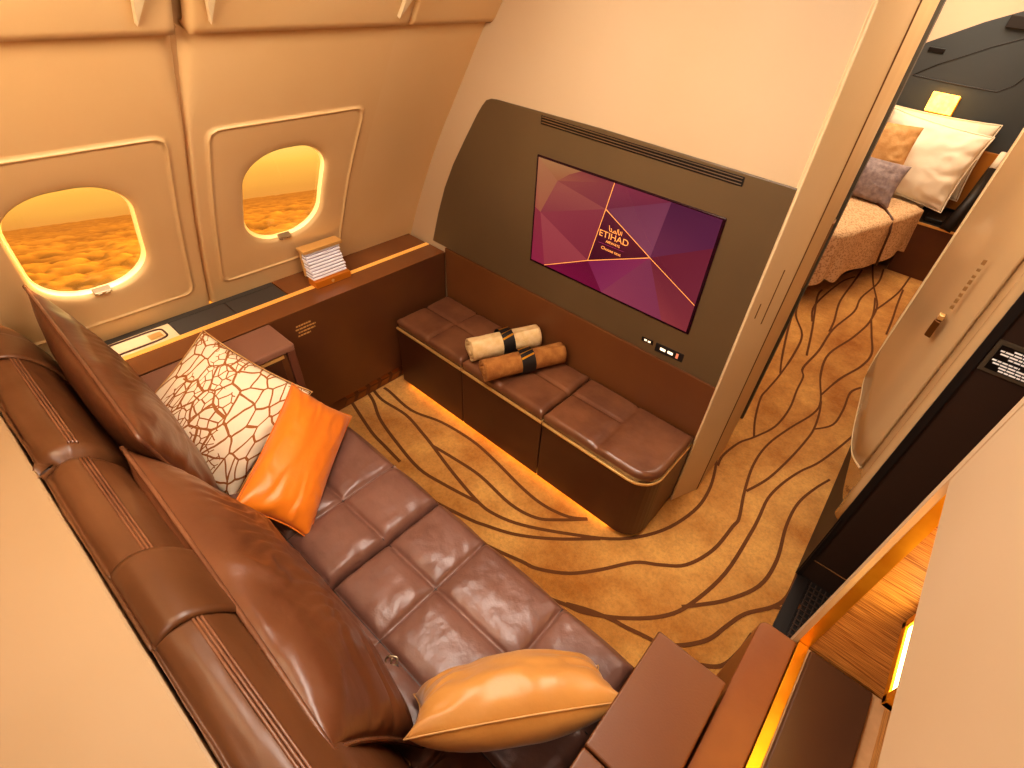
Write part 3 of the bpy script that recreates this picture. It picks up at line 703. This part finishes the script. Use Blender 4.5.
# carcass with a sloping front
pr = [(-2.212, 0), (-1.985, 0), (-1.985, .10), (-1.955, .10), (-1.934, .695), (-1.934, .70), (-2.078, .70), (-2.078, .695), (-2.212, .695)]
prism(bm, pr, .128, 1.6605, 'y'); link('body', bm, 'brown_panel', t, bevel=.003)
bm = B(); box(bm, -2.078, -2.052, .128, 1.655, .699, .7035); link('inlay_strip', bm, mat('inlay_gold', 'F0B860', .35, metal=.3, emit='FFB050', estr=.35), t, bevel=.001)  # faint emission paints a glow into the gold inlay
bm = B(); box(bm, -2.050, -1.9335, .128, 1.658, .6995, .7025); link('front_top', bm, 'ledge_top', t, bevel=.001)
bm = B(); box(bm, -2.225, -2.082, .864, 1.655, .694, .7005); link('rear_top', bm, 'ledge_top', t)
bm = B(); box(bm, -2.225, -2.195, .128, .860, .694, .7005); link('rear_channel', bm, 'dark_grey', t)
for y0, y1 in ((.415, .632), (.636, .858)):
    bm = B(); box(bm, -2.192, -2.083, y0, y1, .694, .7015); link('lid', bm, 'dark_grey', t, bevel=.002)
bm = B(); box(bm, -2.192, -2.083, .132, .412, .694, .7015); lid = link('bright_lid', bm, 'cream_plastic', t, bevel=.002); lid['label'] = 'pale lid with inset latch ring'  # daylight on this lid is put into its pale colour
bm = B(); pts = []
for k in range(40):
    a = 2*PI*k/40; c_, s_ = math.cos(a), math.sin(a)
    pts.append((-2.137+math.copysign(abs(c_)**.4, c_)*.040, .265+math.copysign(abs(s_)**.4, s_)*.115, .7025))
tube(bm, pts, .004, 6, closed=True); link('latch_ring', bm, 'dark_brown', lid)
bm = B(); box(bm, -2.152, -2.112, .322, .368, .7015, .705); link('latch', bm, 'gold_pale', lid, bevel=.004)
bm = B()
for i in range(9):
    y = .95+i*.075; prism(bm, [(y, .012), (y+.05, .012), (y+.066, .045), (y+.016, .045)], -1.984, -1.980, 'x'); prism(bm, [(y+.02, .052), (y+.07, .052), (y+.054, .088), (y+.004, .088)], -1.984, -1.980, 'x')
link('kick_grille', bm, mat('grille_bronze', '8A5A30', .4, metal=.5), t)
bm = B(); random.seed(4)
for i, (y0, y1) in enumerate(((.795, .865), (.79, .885), (.80, .88), (.795, .855))):
    z = .628-i*.017; y = y0
    while y < y1:
        w = random.uniform(.007, .016); x = -1.934-(.695-z)*.0353+.0012; box(bm, x-.001, x, y, min(y+w, y1), z-.0035, z+.0035); y += w+.003
link('lettering', bm, 'print', t)

# ================================================================== PAPERS IN A GILT STAND ON THE LEDGE
t = thing('paper_stand', 'gold stand with lid holding a block of white papers on the ledge', 'stand', (-2.05, 1.06, .70))
bm = B(); box(bm, -2.095, -2.03, .975, 1.155, .704, .735); link('tray', bm, mat('amber_gilt', 'C8781E', .3, metal=.6, emit='FF9A30', estr=.1), t, bevel=.002)  # slight emission added so the gilt tray glows
bm = B(); box(bm, -2.125, -2.065, .968, 1.162, .862, .876); link('lid', bm, 'gold_pale', t, bevel=.002)
bm = B(); box(bm, -2.122, -2.112, .975, 1.155, .735, .862); link('back_plate', bm, 'gold_pale', t)
bm = B(); prism(bm, [(1.055, .712), (1.062, .712), (1.066, .722), (1.0585, .728), (1.051, .722)], -2.03, -2.028, 'x'); link('emblem', bm, 'gold_pale', t)
random.seed(11)
for i in range(9):
    z = .737+i*.0138; j = random.uniform(-.004, .004)
    sk_ = -.0035*i
    b = thing('folded_paper', 'white folded papers stacked flat in the gold stand on the ledge', 'paper', (-2.07, 1.06, z), 'papers in the gold stand')
    bm = B(); box(bm, -2.11, -2.048+sk_+j*.5, .978+j, 1.150+j, z, z+.0085); link('sheet', bm, 'white_paper', b, bevel=.003)
    bm = B(); box(bm, -2.11, -2.055+sk_, .981+j, 1.147+j, z+.0085, z+.0135); link('fold_shadow', bm, 'grey_paper', b)

# ================================================================== SOFA
sf = thing('sofa', 'long mahogany leather sofa with quilted seat and high backrest', 'sofa', (-.9, .35, 0))
SX0, SX1 = -1.735, -.052
bm = B(); box(bm, SX0, SX1, .02, .655, .04, .40); link('base', bm, 'dark_brown', sf, bevel=.006)
def seat(x0, x1, y0, y1, xs, ys, seed):
    gx = [x0]+[x for x in xs if x0 < x < x1]+[x1]; gy = [y0]+ys+[y1]; bm = B(); nu, nv = 170, 130
    def cell(g, x):
        for a, b in zip(g[:-1], g[1:]):
            if x <= b+1e-9: return (x-a)/(b-a), (b-a)
        return 1, g[-1]-g[-2]
    def top(u, v):
        x = x0+(x1-x0)*u; y = y0+(y1-y0)*v
        a, la = cell(gx, x); b, lb = cell(gy, y)
        da = min(a, 1-a)*la; db = min(b, 1-b)*lb
        k = (1-math.exp(-da/.008))*(1-math.exp(-db/.008))
        z = .430+.018*k+.006*min(1, da/.05)*min(1, db/.05)+.005*math.sin(PI*a)*math.sin(PI*b)
        e = min(x-x0, x1-x, y-y0, y1-y)
        if e < .03: z -= .018*(1-e/.03)**2
        wr = noise.noise(Vector((x*9+seed, y*9, 1)))*.0035+noise.noise(Vector((x*26, y*26+seed, 2)))*.0016
        wr += .003*math.sin((x+y)*70+6*noise.noise(Vector((x*5, y*5, seed))))*math.exp(-da/.03)*(k)
        return Vector((x, y+(.006*math.sin(PI*a) if v > .99 else 0), z+wr*k))
    g = grid(bm, nu, nv, top)
    rim = [g[i][0] for i in range(nu+1)]+[g[nu][j] for j in range(1, nv+1)]+[g[i][nv] for i in range(nu-1, -1, -1)]+[g[0][j] for j in range(nv-1, 0, -1)]
    cxm, cym = (x0+x1)/2, (y0+y1)/2
    mid = [bm.verts.new((v.co.x+(.006 if v.co.x > cxm else -.006)*0, v.co.y, .40)) for v in rim]; low = [bm.verts.new((v.co.x, v.co.y, .30)) for v in rim]
    k = len(rim)
    for A_, B_ in ((rim, mid), (mid, low)):
        for i in range(k): bm.faces.new((A_[i], A_[(i+1) % k], B_[(i+1) % k], B_[i]))
    bm.faces.new(low)
    o = link('seat_cushion', bm, 'leather_sofa', sf, smooth=True)
    bm = B()
    tube(bm, [(x0+.004, y1-.006, .424), (x1-.004, y1-.006, .424)], .0035, 6)
    link('piping', bm, 'leather', o, smooth=True)
    bm = B()
    for x in gx[1:-1]: tube(bm, [(x, y0+.03, .4315), (x, y1-.012, .4315)], .0016, 6)
    for y in gy[1:-1]: tube(bm, [(x0+.012, y, .4315), (x1-.012, y, .4315)], .0016, 6)
    link('seam_stitching', bm, 'near_black', o)  # thin dark tubes paint shade into the groove bottoms
seat(SX0, -.911, .06, .693, [-1.50, -1.155], [.25, .462], 1)
seat(-.905, SX1, .06, .693, [-.663, -.322], [.25, .462], 5)
BP = [(.12, .40), (.10, .55), (.065, .72), (.035, .86), (.015, .94), (-.015, .99), (-.045, 1.015), (-.075, 1.018), (-.104, 1.0), (-.1145, .95), (-.1145, .40)]
def back_pt(k, off=0):
    k = max(0, min(k, 1))*(len(BP)-1); i = min(int(k), len(BP)-2); f = k-i
    g = lambda kk: cat(BP[max(kk-1, 0)], BP[kk], BP[min(kk+1, len(BP)-1)], BP[min(kk+2, len(BP)-1)], f)
    y, z = g(i)
    y2, z2 = cat(BP[max(i-1, 0)], BP[i], BP[i+1], BP[min(i+2, len(BP)-1)], min(f+.02, 1)); dy, dz = y2-y, z2-z; l = math.hypot(dy, dz) or 1
    return y+dz/l*off, z-dy/l*off
def backrest(x0, x1, seed):
    bm = B()
    def f(u, v):
        x = x0+(x1-x0)*u; e = min(x-x0, x1-x); off = -.026*(1-min(e/.035, 1))**2
        off += .004*noise.noise(Vector((x*5+seed, v*7, 0)))+.002*noise.noise(Vector((x*14, v*20, seed)))
        y, z = back_pt(v, off); return Vector((x, y, z))
    grid(bm, 70, 60, f); o = link('backrest_cushion', bm, 'leather_back', sf, smooth=True)
    bm = B()
    for vv in (.545, .565, .585):
        tube(bm, [Vector((x0+.03+(x1-x0-.06)*i/30, *back_pt(vv, .0005))) for i in range(31)], .0032, 6)
    link('pleats', bm, 'leather', o, smooth=True)
    return o
b1 = backrest(-2.03, -1.292, 0); b2 = backrest(-1.286, -.06, 4)
for (xa, xb), par in (((-1.925, -1.765), b1), ((-.905, -.70), b2)):
    bm = B()
    def f(u, v):
        e = min(u, 1-u)*(xb-xa); off = (.011-(.006*(1-min(e/.01, 1))))*min(1, (1-v)/.35+.12)
        y, z = back_pt(.28+.58*v, off); return Vector((xa+(xb-xa)*u, y, z))
    grid(bm, 20, 40, f); o = link('headrest_band', bm, 'leather_back', par, smooth=True); md = o.modifiers.new('s', 'SOLIDIFY'); md.thickness = .006; md.offset = -1
for c, r_ in (((-.588, .236, .452), .6), ((-.372, .105, .46), .2)):
    bm = B(); pts = [(.016*math.copysign(abs(math.cos(a))**.5, math.cos(a)), .011*math.copysign(abs(math.sin(a))**.5, math.sin(a)), 0) for a in [2*PI*k/16 for k in range(16)]]
    tube(bm, pts, .0028, 6, closed=True); box(bm, -.002, .002, -.011, .011, -.002, .002)
    bk = link('belt_buckle', bm, 'metal', sf, matrix=Matrix.Translation(c) @ Matrix.Rotation(r_, 4, 'Z') @ Matrix.Rotation(.5, 4, 'X'), smooth=True)
    bm = B(); box(bm, .012, .09, -.012, .012, -.004, 0)
    link('belt_strap', bm, 'charcoal', bk, matrix=Matrix.Translation(c) @ Matrix.Rotation(r_-.9, 4, 'Z') @ Matrix.Rotation(.25, 4, 'Y'), bevel=.001)
# ------------- loose cushions
def cushion(name, label, m, c, xa, ya, w, h, t, seed, pinch=.06, wr=.006, pip=None, pipr=.003, sag=0, uv=False, group=None, crease=0):
    mt = frame_from(xa, ya, Vector((0, 0, 0)))
    o = thing(name, label, 'cushion', c, group)
    mt2 = Matrix.Translation(c) @ mt
    bm = B(); pillow(bm, w, h, t, 110 if crease else 36, pinch, seed, wr, sag=sag, uv=uv, crease=crease); link('cover', bm, m, o, smooth=True, subsurf=0 if crease else 1, matrix=mt2)
    if pip:
        bm = piping(w*1.004, h*1.004, pinch, pipr); link('piping', bm, pip, o, smooth=True, matrix=mt2)
    return o
cushion('leather_cushion', 'long brown leather back cushion nearest the windows, its corner pointing up', 'leather_pillow', (-1.637, .118, .790), (-1, .02, .07), (0, -.15, .98), .80, .52, .15, 1, .055, .006, 'leather', .006, group='leather back cushions on the sofa', crease=.0045)
cushion('leather_cushion', 'long brown leather back cushion in the foreground, creased along its top', 'leather_pillow', (-.82, .098, .715), (-1, .03, .02), (0, -.30, .95), .92, .51, .19, 2, .055, .008, 'leather', .006, group='leather back cushions on the sofa', crease=.0065)
cushion('patterned_cushion', 'ivory square cushion printed with rust branching lines', 'branch', (-1.645, .325, .628), (.31, .16, -.18), (-.22, .28, .24), .43, .46, .14, 3, .07, .008, 'sand_cushion', .0025, uv=True)
cushion('orange_cushion', 'bright orange satin lumbar cushion on the sofa seat', 'orange', (-1.335, .435, .555), (-.31, .375, .045), (-.17, -.045, .16), .53, .255, .13, 4, .07, .006, 'orange', .0025)
cushion('gold_cushion', 'golden tan satin lumbar cushion leaning on the right armrest', mat('gold_satin', 'C08A48', .4, col2='B27A38', cscale=3, bump=.5, bscale=8, sheen=.2), (-.245, .362, .575), (-.36, -.42, .0), (.27, -.26, .50), .51, .255, .19, 6, .10, .009, 'sand_cushion', .0022)

# ================================================================== ARMRESTS AND RIGHT CONSOLE
t = thing('armrest_cabinet', 'brown armrest cabinet with gold line between sofa and window ledge', 'armrest', (-1.84, .3, 0))
bm = B(); box(bm, -1.931, -1.752, .14, .655, .05, .660); link('body', bm, 'brown_panel', t, bevel=.004)
bm = B(); box(bm, -1.931, -1.742, .14, .690, .666, .700); link('top', bm, mat('armrest_top', '8A6250', .28), t, bevel=.008)  # top colour lightened to stand in for light falling on it
bm = B(); box(bm, -1.931, -1.744, .655, .688, .05, .668); link('front_panel', bm, mat('armrest_post', '6B4030', .35), t, bevel=.004)
bm = B(); box(bm, -1.756, -1.7465, .20, .640, .648, .662); link('gold_line', bm, 'gold_pale', t)
bm = B(); box(bm, -1.753, -1.749, .10, .628, .42, .640); link('door', bm, 'dark_brown', t, bevel=.002)
t = thing('armrest_cabinet', 'tan leather covered armrest box at the aisle end of the sofa', 'armrest', (.05, .3, 0))
bm = B(); box(bm, -.044, .140, -.10, .685, .04, .655); link('body', bm, 'dark_brown', t, bevel=.004)
bm = B(); box(bm, -.047, .142, .364, .690, .657, .700); link('front_lid', bm, 'tan_leather', t, bevel=.006, bseg=3)
bm = B(); box(bm, -.047, .142, -.10, .360, .657, .700); link('rear_lid', bm, 'tan_leather', t, bevel=.006, bseg=3)
t = thing('side_console', 'brown leather side console with gold edge beside the niche', 'console', (.2, .3, 0))
bm = B(); pts = [(.150, -.5), (.2485, -.5), (.2485, .925)]+[(.150+.025-.025*math.sin(a), .925-.025+.025*math.cos(a)) for a in [PI/2*k/8 for k in range(9)]]
prism(bm, pts, 0, .668); link('body', bm, 'console_brown', t, bevel=.004, bseg=3)
bm = B(); box(bm, .2505, .277, -.5, .932, .60, .6705); link('gold_edge', bm, 'gold', t, bevel=.001)
bm = B(); box(bm, .280, .436, -.5, .922, .668, .684); pd = link('leather_pad', bm, 'pad', t, bevel=.006, bseg=3); pd['label'] = 'dark leather inset pad'
# sconce
t = thing('niche_lamp', 'gold framed glowing lamp in the wood lined niche', 'lamp', (.41, .82, .957))
bm = B(); box(bm, .378, .47, .724, .918, .965, 1.055); link('back_box', bm, 'gold', t, bevel=.004)
bm = B(); box(bm, .360, .380, .718, .738, .957, 1.07); box(bm, .360, .380, .905, .925, .957, 1.07); box(bm, .360, .380, .718, .925, .957, .976); box(bm, .360, .380, .718, .925, 1.052, 1.07); link('frame', bm, 'gold', t, bevel=.002)
bm = B(); box(bm, .366, .378, .738, .905, .976, 1.052); link('diffuser', bm, 'lamp_white', t)

# ================================================================== BEDROOM BEYOND THE DOORWAY
bm = B()
top_edge = [(-2.4, .8), (-1.2, 1.30), (-.75, 1.625), (-.436, 1.803), (-.232, 1.898), (.1, 1.99), (1.3, 2.1)]
prism(bm, [(-2.4, 0), (1.3, 0)]+top_edge[::-1], 5.97, 6.02, 'y'); struct('wall_bedroom', bm, 'bed_wall')
bm = B(); prism(bm, top_edge+[(1.3, 2.45), (-2.4, 2.45)], 5.975, 6.02, 'y'); struct('wall_bedroom.001', bm, mat('pink_cream', 'E8C8AC', .6))
bm = B()
for p in ([(-.742, 1.388), (-.6, 1.49), (-.472, 1.561), (-.3, 1.66), (-.135, 1.738), (.1, 1.80)], [(-.742, 1.388), (-.428, 1.382), (-.107, 1.382), (-.02, 1.448), (.06, 1.60)]):
    tube(bm, [(a, 5.968, b) for a, b in p], .0045, 6)
struct('trim_15', bm, 'near_black')
bm = B(); box(bm, -.72, -.60, 5.955, 5.97, 1.565, 1.60); tag(link('wall_vent', bm, 'near_black', bevel=.004), 'small black rectangular vent high on the slate bedroom wall', 'vent')
bm = B(); box(bm, -.29, .0, 5.92, 5.97, 1.79, 1.87); tag(link('wall_unit', bm, 'charcoal', bevel=.005), 'black box unit at the top of the bedroom wall', 'wall unit')
bm = B(); box(bm, -2.4, -2.3, 1.7, 6.0, 0, 2.4); struct('wall_bedroom.002', bm, 'cream_wall')
t = thing('bedside_lamp', 'glowing amber rectangular lamp on the slate wall above the pillows', 'lamp', (-.42, 5.95, 1.15))
bm = B(); box(bm, -.52, -.315, 5.945, 5.97, 1.155, 1.30); link('back_plate', bm, 'gold', t, bevel=.004)
bm = B(); box(bm, -.53, -.325, 5.925, 5.945, 1.165, 1.31); link('shade', bm, mat('amber_glow', 'FFCC70', .5, emit='FFB84A', estr=3.2, col2='FFE9B0', cscale=30), t, bevel=.004)
t = thing('bed', 'double bed with white sheet and dark base in the far bedroom', 'bed', (-1.0, 5.1, 0))
bf = [(-1.9, 4.15), (-.56, 4.15), (-.48, 4.20), (-.16, 5.25), (-.14, 5.95), (-1.9, 5.95)]
bm = B(); prism(bm, [(-1.85, 4.3), (-.6, 4.3), (-.26, 5.3), (-.24, 5.9), (-1.85, 5.9)], 0, .3); link('base', bm, 'dark_brown', t, bevel=.01)
bm = B(); prism(bm, bf, .3, .555); link('mattress', bm, 'linen', t, bevel=.05, bseg=4)
def outline_at(k, grow):
    P = [(-1.9, 4.12), (-1.2, 4.12), (-.66, 4.12), (-.53, 4.15), (-.46, 4.24), (-.40, 4.42), (-.28, 4.80), (-.17, 5.16), (-.125, 5.36)]
    k *= len(P)-1; i = min(int(k), len(P)-2); f = k-i
    x, y = cat(P[max(i-1, 0)], P[i], P[i+1], P[min(i+2, len(P)-1)], f)
    return x, y
def blank(u, v):
    x, y = outline_at(u, 0); cx_, cy_ = -1.3, 5.1
    fold = math.sin(u*46)*.5+noise.noise(Vector((u*9, 0, 0)))
    if v < .55:
        k = v/.55; return Vector((cx_+(x-cx_)*k*.985+(0), (5.42 if k < .01 else 0) or cy_+(y-cy_)*k*.985+(1-k)*.3*max(0, (y-5)/.4), .585+.004*noise.noise(Vector((x*3*k, y*3*k, 0)))-.012*max(0, k-.85)/.15))
    k = (v-.55)/.45; o_ = .012+.028*k*fold
    dx, dy = x-cx_, y-cy_; l = math.hypot(dx, dy)
    hem = .14+.07*u+.02*math.sin(u*30)
    return Vector((x+dx/l*(o_+.02*k), y+dy/l*(o_+.02*k), .572+(hem-.572)*k))
t = thing('bed_blanket', 'figured sand coloured blanket hanging over the corner of the bed', 'blanket', (-.8, 4.7, .3))
bm = B(); grid(bm, 110, 30, blank); link('cloth', bm, 'blanket', t, smooth=True)
bm = B()
def band(u, v):
    x, y = (-.66-.9*(1-u/.55), 5.18) if u < .55 else cat((-.66, 5.18), (-.45, 5.15), (-.28, 5.0), (-.27, 4.9), 0)
    return Vector((x, y, .6))
tube(bm, [(-1.6, 5.22, .600), (-.9, 5.20, .600), (-.55, 5.12, .598), (-.36, 4.98, .592), (-.265, 4.86, .565), (-.235, 4.82, .48), (-.215, 4.81, .30), (-.20, 4.80, .20)], .010, 6)
link('brown_edging', bm, 'dark_brown', t, smooth=True)
cushion('bed_pillow', 'large white pillow with flanged edge standing at the right of the bed', 'linen', (-.36, 5.55, .865), (1, -.10, -.05), (.03, .30, .95), .78, .60, .26, 8, .06, .018, 'linen', .006)
cushion('bed_pillow', 'large white pillow behind the front one against the slate wall', 'linen', (-.40, 5.84, .875), (1, -.02, .02), (0, .12, .98), .92, .60, .20, 9, .06, .016, 'linen', .006)
cushion('sand_cushion', 'sand coloured cushion propped on the white bed pillows', 'sand_cushion', (-.68, 5.28, .93), (1, .1, .02), (-.02, .35, .93), .56, .42, .17, 10, .06, .008)
cushion('lilac_cushion', 'grey lilac cushion in front of the sand coloured one on the bed', 'lilac_cushion', (-.64, 5.10, .74), (1, .05, -.03), (.03, .42, .90), .60, .34, .16, 11, .07, .008)
t = thing('bedside_cabinet', 'dark brown bedside cabinet with gold edge right of the bed', 'cabinet', (.08, 5.65, 0))
bm = B(); box(bm, -.135, .285, 5.36, 5.95, 0, .445); link('body', bm, 'brown_panel', t, bevel=.004)
bm = B(); box(bm, -.137, .287, 5.350, 5.37, .445, .462); link('gold_edge', bm, 'gold_pale', t)
bm = B(); box(bm, -.135, .285, 5.37, 5.95, .447, .462); link('top', bm, 'charcoal', t, bevel=.003)
bm = B(); box(bm, -.08, .06, 5.42, 5.60, .462, .50); tag(link('tissue_box', bm, 'near_black', bevel=.006), 'flat black box on the bedside cabinet', 'box')
bm = B(); box(bm, -.05, .29, 5.93, 5.97, .48, .97); tag(link('amber_wall_panel', bm, 'amber', bevel=.004), 'amber lacquer panel on the wall beside the white pillows', 'wall panel')
t = thing('reading_light', 'slim black reading light with pale tip beside the bed', 'lamp', (.19, 5.6, .5))
bm = B(); tube(bm, [(.10, 5.35, .46), (.15, 5.55, .68), (.175, 5.75, .90)], .045, 10); link('arm', bm, 'charcoal', t, smooth=True)
bm = B(); tube(bm, [(.165, 5.72, .90), (.178, 5.80, 1.01)], .03, 10); link('head', bm, 'linen', t, smooth=True)

# ================================================================== SEA OF CLOUD BELOW THE BANKED WINGS
UPN = Vector((-.340, .094, .936)).normalized(); fw = Vector((-.905, .265, -.36)); fw = (fw-UPN*fw.dot(UPN)).normalized(); lt = UPN.cross(fw)
def puff(p, s):
    d, _ = noise.voronoi(Vector((p[0]/s, p[1]/s, .3))); return max(0, 1-d[0]**2*1.1)
D = 20; NA, ND = 330, 300; bm = B(); rows = []
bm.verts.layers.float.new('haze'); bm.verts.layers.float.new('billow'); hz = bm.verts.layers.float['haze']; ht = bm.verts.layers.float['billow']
for j in range(ND+1):
    u = 40*(5000/40)**(j/ND); row = []
    for i in range(NA+1):
        a = math.radians(-44+88*i/NA); x = u*math.cos(a); y = u*math.sin(a)
        w = noise.noise(Vector((x*.02, y*.02, 0)))
        xx = x+4*noise.noise(Vector((x*.05, y*.05, 3))); yy = y+4*noise.noise(Vector((x*.05, y*.05, 9)))
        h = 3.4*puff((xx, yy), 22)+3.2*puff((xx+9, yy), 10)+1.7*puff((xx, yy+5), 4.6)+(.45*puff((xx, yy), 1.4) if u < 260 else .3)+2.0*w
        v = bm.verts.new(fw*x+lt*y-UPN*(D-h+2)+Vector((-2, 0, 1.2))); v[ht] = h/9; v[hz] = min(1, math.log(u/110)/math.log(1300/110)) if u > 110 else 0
        row.append(v)
    rows.append(row)
for a, b in zip(rows[:-1], rows[1:]):
    for i in range(NA): bm.faces.new((a[i], a[i+1], b[i+1], b[i]))
def cloud_mat():
    m = bpy.data.materials.new('sunset_cloud'); m.use_nodes = True; nt = m.node_tree; N = nt.nodes; L = nt.links; b = N['Principled BSDF']
    b.inputs['Base Color'].default_value = lin('B06A2A'); b.inputs['Roughness'].default_value = 1; b.inputs['Specular IOR Level'].default_value = 0
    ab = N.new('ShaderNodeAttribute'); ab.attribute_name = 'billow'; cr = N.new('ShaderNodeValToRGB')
    cr.color_ramp.elements[0].position = .35; cr.color_ramp.elements[0].color = lin('5A3418'); cr.color_ramp.elements[1].position = .85; cr.color_ramp.elements[1].color = lin('F0B458')  # crevices darkened in the base colour as painted shade
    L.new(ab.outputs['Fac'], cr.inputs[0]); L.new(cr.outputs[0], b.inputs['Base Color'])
    e = N.new('ShaderNodeEmission'); e.inputs[0].default_value = lin('C47A34'); e.inputs[1].default_value = 1.0
    at = N.new('ShaderNodeAttribute'); at.attribute_name = 'haze'
    r = N.new('ShaderNodeMapRange'); r.inputs[1].default_value = 0; r.inputs[2].default_value = 1; r.inputs[3].default_value = .03; r.inputs[4].default_value = .75
    mx = N.new('ShaderNodeMixShader'); L.new(at.outputs['Fac'], r.inputs[0]); L.new(r.outputs[0], mx.inputs[0]); L.new(b.outputs[0], mx.inputs[1]); L.new(e.outputs[0], mx.inputs[2])
    L.new(mx.outputs[0], N['Material Output'].inputs[0]); return m
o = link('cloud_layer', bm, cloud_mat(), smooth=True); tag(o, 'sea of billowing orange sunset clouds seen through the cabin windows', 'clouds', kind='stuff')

# ================================================================== SKY AND LIGHT
w = bpy.data.worlds.new('sky'); SC.world = w; w.use_nodes = True; nt = w.node_tree; N = nt.nodes; L = nt.links
bg = N['Background']; tc = N.new('ShaderNodeTexCoord'); dp = N.new('ShaderNodeVectorMath'); dp.operation = 'DOT_PRODUCT'; dp.inputs[1].default_value = UPN
rp = N.new('ShaderNodeValToRGB'); rp.color_ramp.elements.remove(rp.color_ramp.elements[1])
mr = N.new('ShaderNodeMapRange'); mr.inputs[1].default_value = -.12; mr.inputs[2].default_value = .5
els = [(0, 'C07830'), (.19, 'CC8440'), (.235, 'DC9A48'), (.30, 'F2BC58'), (.40, 'FCDC84'), (.5, 'FBE6A4'), (1, 'C8B088')]
rp.color_ramp.elements[0].position = 0; rp.color_ramp.elements[0].color = lin(els[0][1])
for p, c in els[1:]:
    e = rp.color_ramp.elements.new(p); e.color = lin(c)
ns = N.new('ShaderNodeTexNoise'); ns.inputs['Scale'].default_value = 3; mp = N.new('ShaderNodeMapping'); mp.inputs['Scale'].default_value = (1, 1, 9)
ma = N.new('ShaderNodeMath'); ma.operation = 'MULTIPLY_ADD'; ma.inputs[1].default_value = .04
L.new(tc.outputs['Generated'], dp.inputs[0]); L.new(tc.outputs['Generated'], mp.inputs[0]); L.new(mp.outputs[0], ns.inputs['Vector'])
L.new(ns.outputs['Fac'], ma.inputs[0]); L.new(dp.outputs['Value'], ma.inputs[2]); L.new(ma.outputs[0], mr.inputs[0]); L.new(mr.outputs[0], rp.inputs[0]); L.new(rp.outputs[0], bg.inputs[0])
bg.inputs[1].default_value = 1.35

def sun(d, e, col, ang):
    l = bpy.data.lights.new('sun', 'SUN'); l.energy = e; l.color = lin(col)[:3]; l.angle = math.radians(ang)
    o = bpy.data.objects.new('sun', l); COL.objects.link(o); o.rotation_euler = Vector(d).to_track_quat('Z', 'Y').to_euler(); return o
sun(-lt*.8+UPN*.36+fw*.45, 11, 'FFC468', 2)
def area(loc, tgt, sx, sy, e, col='FFD9A8', name='area_light', spread=180):
    l = bpy.data.lights.new(name, 'AREA'); l.shape = 'RECTANGLE'; l.size = sx; l.size_y = sy; l.energy = e; l.color = lin(col)[:3]; l.spread = math.radians(spread)
    o = bpy.data.objects.new(name, l); COL.objects.link(o); o.location = loc
    o.rotation_euler = (Vector(tgt)-Vector(loc)).to_track_quat('-Z', 'Y').to_euler(); return o
area((-.75, .70, 2.24), (-.75, .85, 0), 1.0, .6, 32, 'FFF6EA')
area((-.3, -.6, 2.24), (-.8, .8, .6), 1.0, .6, 18, 'FFF6EA')
area((-1.0, -.2, 2.05), (-1.95, .9, 1.2), .6, .4, 13, 'FFE6C4')
area((-1.90, .35, 1.66), (-1.75, .40, .5), .6, .10, 18, 'FFF6E8', 'window_glow_light')  # added fill under the overhead panels, standing in for window light
area((-.03, 2.6, 2.30), (-.03, 2.6, 0), .4, 1.4, 17, 'FFEEDC')
area((-.12, 1.9, 2.2), (.2, 1.9, .9), .1, .5, 3, 'FFF2E0')
area((-.5, 4.9, 2.3), (-.5, 4.9, 0), 1.0, 1.4, 40, 'FFE6C8')
area((.8, 1.3, 2.2), (.6, 1.4, 0), .3, .4, 2, 'FFCB8A')
area((-1.2, 1.325, .022), (-1.2, 1.0, 0), 1.3, .03, 1.6, 'FFB040', 'bench_strip_light')
area((.36, .80, 1.33), (.36, .80, .6), .12, .25, 1.2, 'FFB850', 'niche_light')
area((.38, .35, 1.1), (.34, .9, .9), .1, .2, .8, 'FFB850', 'niche_light')
area((-.42, 5.85, 1.45), (-.42, 5.5, .9), .2, .1, 2.0, 'FFC060', 'bed_lamp_light')
SC.view_settings.view_transform = 'Standard'; SC.view_settings.look = 'Medium High Contrast'; SC.view_settings.exposure = -.22; SC.view_settings.gamma = 1
SC.cycles.max_bounces = 8; SC.cycles.diffuse_bounces = 4; SC.cycles.sample_clamp_indirect = 4
